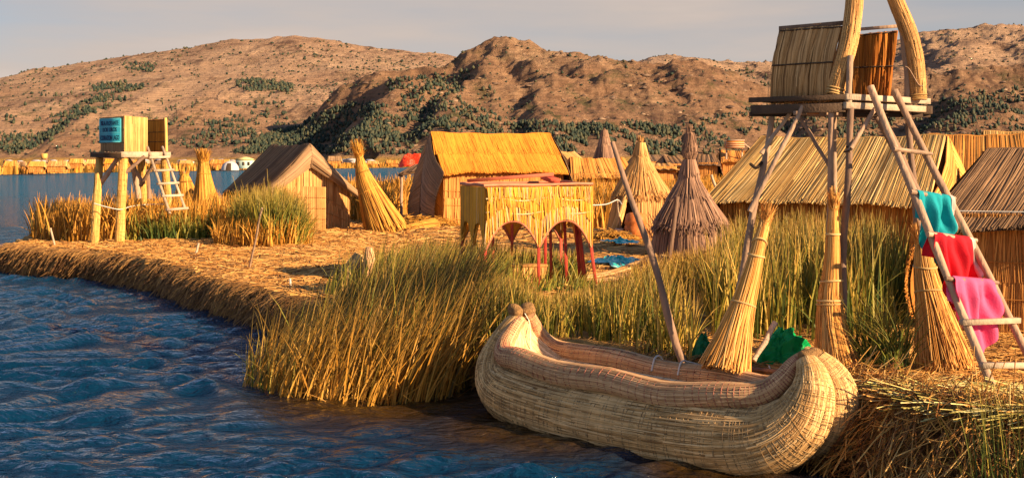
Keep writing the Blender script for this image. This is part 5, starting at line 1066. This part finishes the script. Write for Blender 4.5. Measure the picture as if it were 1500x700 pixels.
def hpx(p, tops):
    """height profile of a bed along the picture's width: real height at each plant from control points (px, top py)"""
    return None
# tall leaning clump in the water, front left
fr = lambda p: np.interp(750 + F * p[:, 0] / p[:, 1], [360, 420, 480, 560, 640, 760], [.42, .62, .72, .9, 1.0, 1.0])
reeds('tall ochre green reeds leaning right, standing in the water left of the boat', [(-3.9, 17.6), (-3.2, 16.7), (-2.2, 16.2), (-1.2, 16.2), (-.75, 16.9), (-.7, 18.4), (-.6, 20.5), (-1.8, 22.2), (-3.0, 21.5), (-3.7, 19.5)], 5200, 2.05, .017, REEDL, (.36, .05), .12, 1.3, hfun=fr, vb=(1.6, 1.4), cap=([360, 400, 450, 500, 540, 580, 640, 700, 760], [500, 470, 440, 412, 400, 385, 358, 345, 345]))
reeds('dark green reeds in the middle of the leaning clump', [(-3.4, 18.4), (-2.2, 17.2), (-1.0, 17.0), (-.6, 18.5), (-.5, 21), (-1.8, 22.6), (-3.0, 21.2)], 2800, 2.2, .017, REEDG, (.36, .05), .12, 1.3, hfun=fr, vb=(1.2, 2.2), cap=([360, 400, 450, 500, 540, 580, 640, 700, 760], [500, 470, 440, 412, 400, 385, 358, 345, 345]))
reeds('sparse reed stalks in the water at the edge of the leaning clump', [(-4.1, 18.2), (-3.6, 17.2), (-3.0, 16.6), (-3.0, 17.6), (-3.6, 19)], 130, .9, .014, REEDG, (.05, 0), .15, 1.3, z=-.1)
# behind the boat up to the cabin
reeds('tangled yellow green reeds behind the boat and below the arched cabin', [(-1.0, 17.2), (-.2, 17.3), (.9, 16.8), (2.0, 15.9), (2.25, 15.4), (2.45, 16.3), (2.5, 18.5), (2.6, 21), (2.2, 22.3), (-1.2, 22.3)], 4600, 1.35, .019, REEDO, (.08, .02), .17, 1.6, clump=.25, vb=(1.7, 1.3), bent=.25, cap=([690, 760, 800, 880, 960, 1060], [395, 410, 432, 420, 395, 375]))
reeds('green reed stalks mixed through the bed behind the boat', [(-.8, 17.6), (.9, 17), (2.1, 16), (2.3, 18), (2.6, 22), (-1, 22)], 4200, 1.45, .015, REEDG, (.06, .02), .13, 1.6, clump=.5, vb=(1.6, 1.6), cap=([690, 760, 800, 880, 960, 1060], [395, 410, 432, 420, 395, 375]))
reeds('reeds standing round the arched cabin boat', [(-3.4, 22.2), (1.9, 22.6), (2.2, 23.4), (-.3, 22.8), (-1.0, 23.3), (-1.3, 25), (-2.6, 24.4), (-3.4, 23.4)], 3000, 1.5, .022, REEDG, (.28, .02), .16, 1.5, vb=(1.5, 1.5), cap=([480, 600, 680, 720, 800, 900], [392, 350, 345, 385, 410, 402]))
reeds('reeds growing inside and behind the arched cabin', [(-.9, 24.3), (1.5, 25), (1.4, 27.5), (-1.2, 27.0)], 1500, 1.25, .025, REEDG, (.12, .02), .16, 1.5, vb=(1.6, 1.4), cap=([680, 760, 880], [345, 360, 368]))
reeds('tall grass in front of the grey cone hut', [(2.2, 22.3), (4.2, 21.5), (4.6, 26.6), (3.2, 27.2), (2.3, 25.6)], 3600, 1.15, .020, REEDO, (.04, 0), .16, 1.6, clump=.2, vb=(2, 1.2), cap=([900, 960, 1060, 1120], [400, 375, 360, 330]))
reeds('reeds growing up between the red posts of the arched cabin', [(-.6, 23.3), (1.6, 23.9), (1.3, 25.4), (-1.1, 25.0)], 900, 1.2, .022, REEDG, (.15, .02), .2, 1.5, vb=(1.7, 1.5), cap=([680, 760, 800, 880], [350, 362, 390, 398]))
# between tower and long hut
reeds('dense dark green reeds between the tall tower and the long striped hut', [(3.2, 16.7), (5.1, 16.9), (6.0, 18.5), (7.6, 24), (8.0, 28.0), (5.6, 30.3), (4.4, 26), (3.2, 20)], 5600, 1.75, .022, REEDG, (.02, 0), .10, 1.7, vb=(1.5, 2.0), clump=.1, cap=([1060, 1100, 1200, 1330], [330, 300, 306, 318]))
reeds('yellow stalks standing among the dark reeds behind the tall tower', [(2.7, 16.6), (4.8, 16.8), (6.8, 22), (7.4, 27), (4.8, 27.5), (3.2, 21)], 2600, 1.9, .022, REEDO, (.03, 0), .14, 1.7, vb=(2, 1.2), clump=.3, cap=([1040, 1100, 1200, 1330], [345, 305, 312, 326]))
reeds('bright green reed tuft right of the upright sheaf', [(3.98, 13.8), (4.35, 13.6), (4.55, 14.0), (4.2, 14.4), (3.95, 14.3)], 380, 1.30, .015, REEDG, (-.08, -.05), .28, 2.0, vb=(1.5, 2.2))
reeds('dark tall reed stalks at the bottom right corner of the picture', [(4.05, 11.2), (4.9, 10.2), (5.8, 9.8), (6.0, 10.7), (5.0, 11.4), (4.5, 11.6)], 330, 1.15, .010, REEDG, (-.02, 0), .14, 1.6, vb=(1.3, 3.0), bent=.2)
# left point
reeds('orange gold grass around the legs of the small lookout tower', [(-15.8, 41.5), (-15.2, 38.8), (-12.9, 37.7), (-9.6, 38.3), (-8.9, 41), (-9.6, 45), (-13, 47), (-16.6, 45.4)], 7500, 1.75, .042, REEDY, (.05, 0), .18, 1.6, clump=.25, vb=(1.8, 1.4), cap=([0, 60, 130, 200, 260, 340], [292, 284, 290, 276, 284, 284]))
reeds('sparse outermost reeds at the left tip of the island', [(-16.9, 44), (-15.9, 40.5), (-15.2, 39.5), (-14.6, 41), (-16, 46)], 600, 1.5, .04, REEDY, (.0, 0), .2, 1.6, vb=(1.4, 1.6), cap=([0, 60, 130, 200, 260, 340], [292, 284, 290, 276, 284, 284]))
reeds('green grass patch beneath the ladder of the small tower', [(-11.9, 37.9), (-10.2, 37.4), (-9.2, 38.2), (-10, 40.5), (-12, 40.5)], 1500, 1.35, .04, REEDG, (.0, 0), .2, 1.6, vb=(1.3, 1.8), clump=.2, cap=([180, 300], [296, 306]))
reeds('tall green reed tuft before the brown hut', [(-8.6, 36.8), (-6.9, 35.2), (-6.1, 35.6), (-6.3, 38.6), (-7.6, 40.8), (-8.8, 40.2)], 5000, 2.4, .032, REEDG, (.05, 0), .17, 1.7, vb=(1.5, 1.7), clump=.15, cap=([330, 360, 400, 440, 452], [296, 278, 272, 288, 312]))
reeds('pale yellow grass at the foot of the green tuft', [(-8.7, 35.8), (-6.9, 34.8), (-6.1, 35.4), (-6.0, 37), (-7, 36.6), (-8.8, 37.4)], 1000, 1.1, .032, REEDY, (.05, 0), .2, 1.7, vb=(2, 1.2))
reeds('yellow grass right of the leaning sheaf toward the lake', [(-8.2, 56), (-6.4, 50), (-5.3, 48.5), (-4.9, 52), (-5.2, 64), (-8.6, 66)], 4200, 2.0, .07, REEDY, (.0, 0), .15, 1.7, vb=(1.6, 1.5), clump=.2, cap=([520, 560, 620], [258, 250, 256]))
reeds('yellow green field reeds between the central hut and the cone huts', [(1.8, 44), (3.3, 43.5), (7.8, 44), (12, 60), (10, 62), (1.6, 60)], 5200, 1.9, .06, REEDY, (.0, 0), .15, 1.7, vb=(1.4, 1.6), clump=.2)
reeds('field reeds behind the grey cone hut toward the far roofs', [(5.4, 35), (8.6, 35.5), (10, 40), (22, 92), (17, 94), (9, 92), (8, 62), (5.8, 44)], 8000, 1.8, .07, REEDY, (.0, 0), .15, 1.7, vb=(1.5, 1.5), clump=.2)
reeds('reeds beyond the central hut along the back edge of the island', [(-8.6, 68), (8, 66), (10, 120), (-8, 100)], 3000, 1.9, .10, REEDY, (.0, 0), .15, 1.7)
# far shore
reeds('band of golden reeds along the far shore of the lake', [(-190, 252), (-112, 268), (-90, 432), (-50, 606), (75, 706), (85, 740), (-60, 660), (-108, 450), (-128, 300), (-200, 275)], 9000, 2.6, .55, REEDY, (.0, 0), .1, 1.7, z=.2, vb=(1.6, 1.5), clump=.3, csc=.04)
reeds('golden reed flats at right between the island and the hills', [(20, 200), (70, 130), (150, 190), (130, 230), (60, 280), (20, 230)], 3500, 2.3, .3, REEDY, (.0, 0), .1, 1.7, z=.3, vb=(1.6, 1.5), clump=.3, csc=.05)
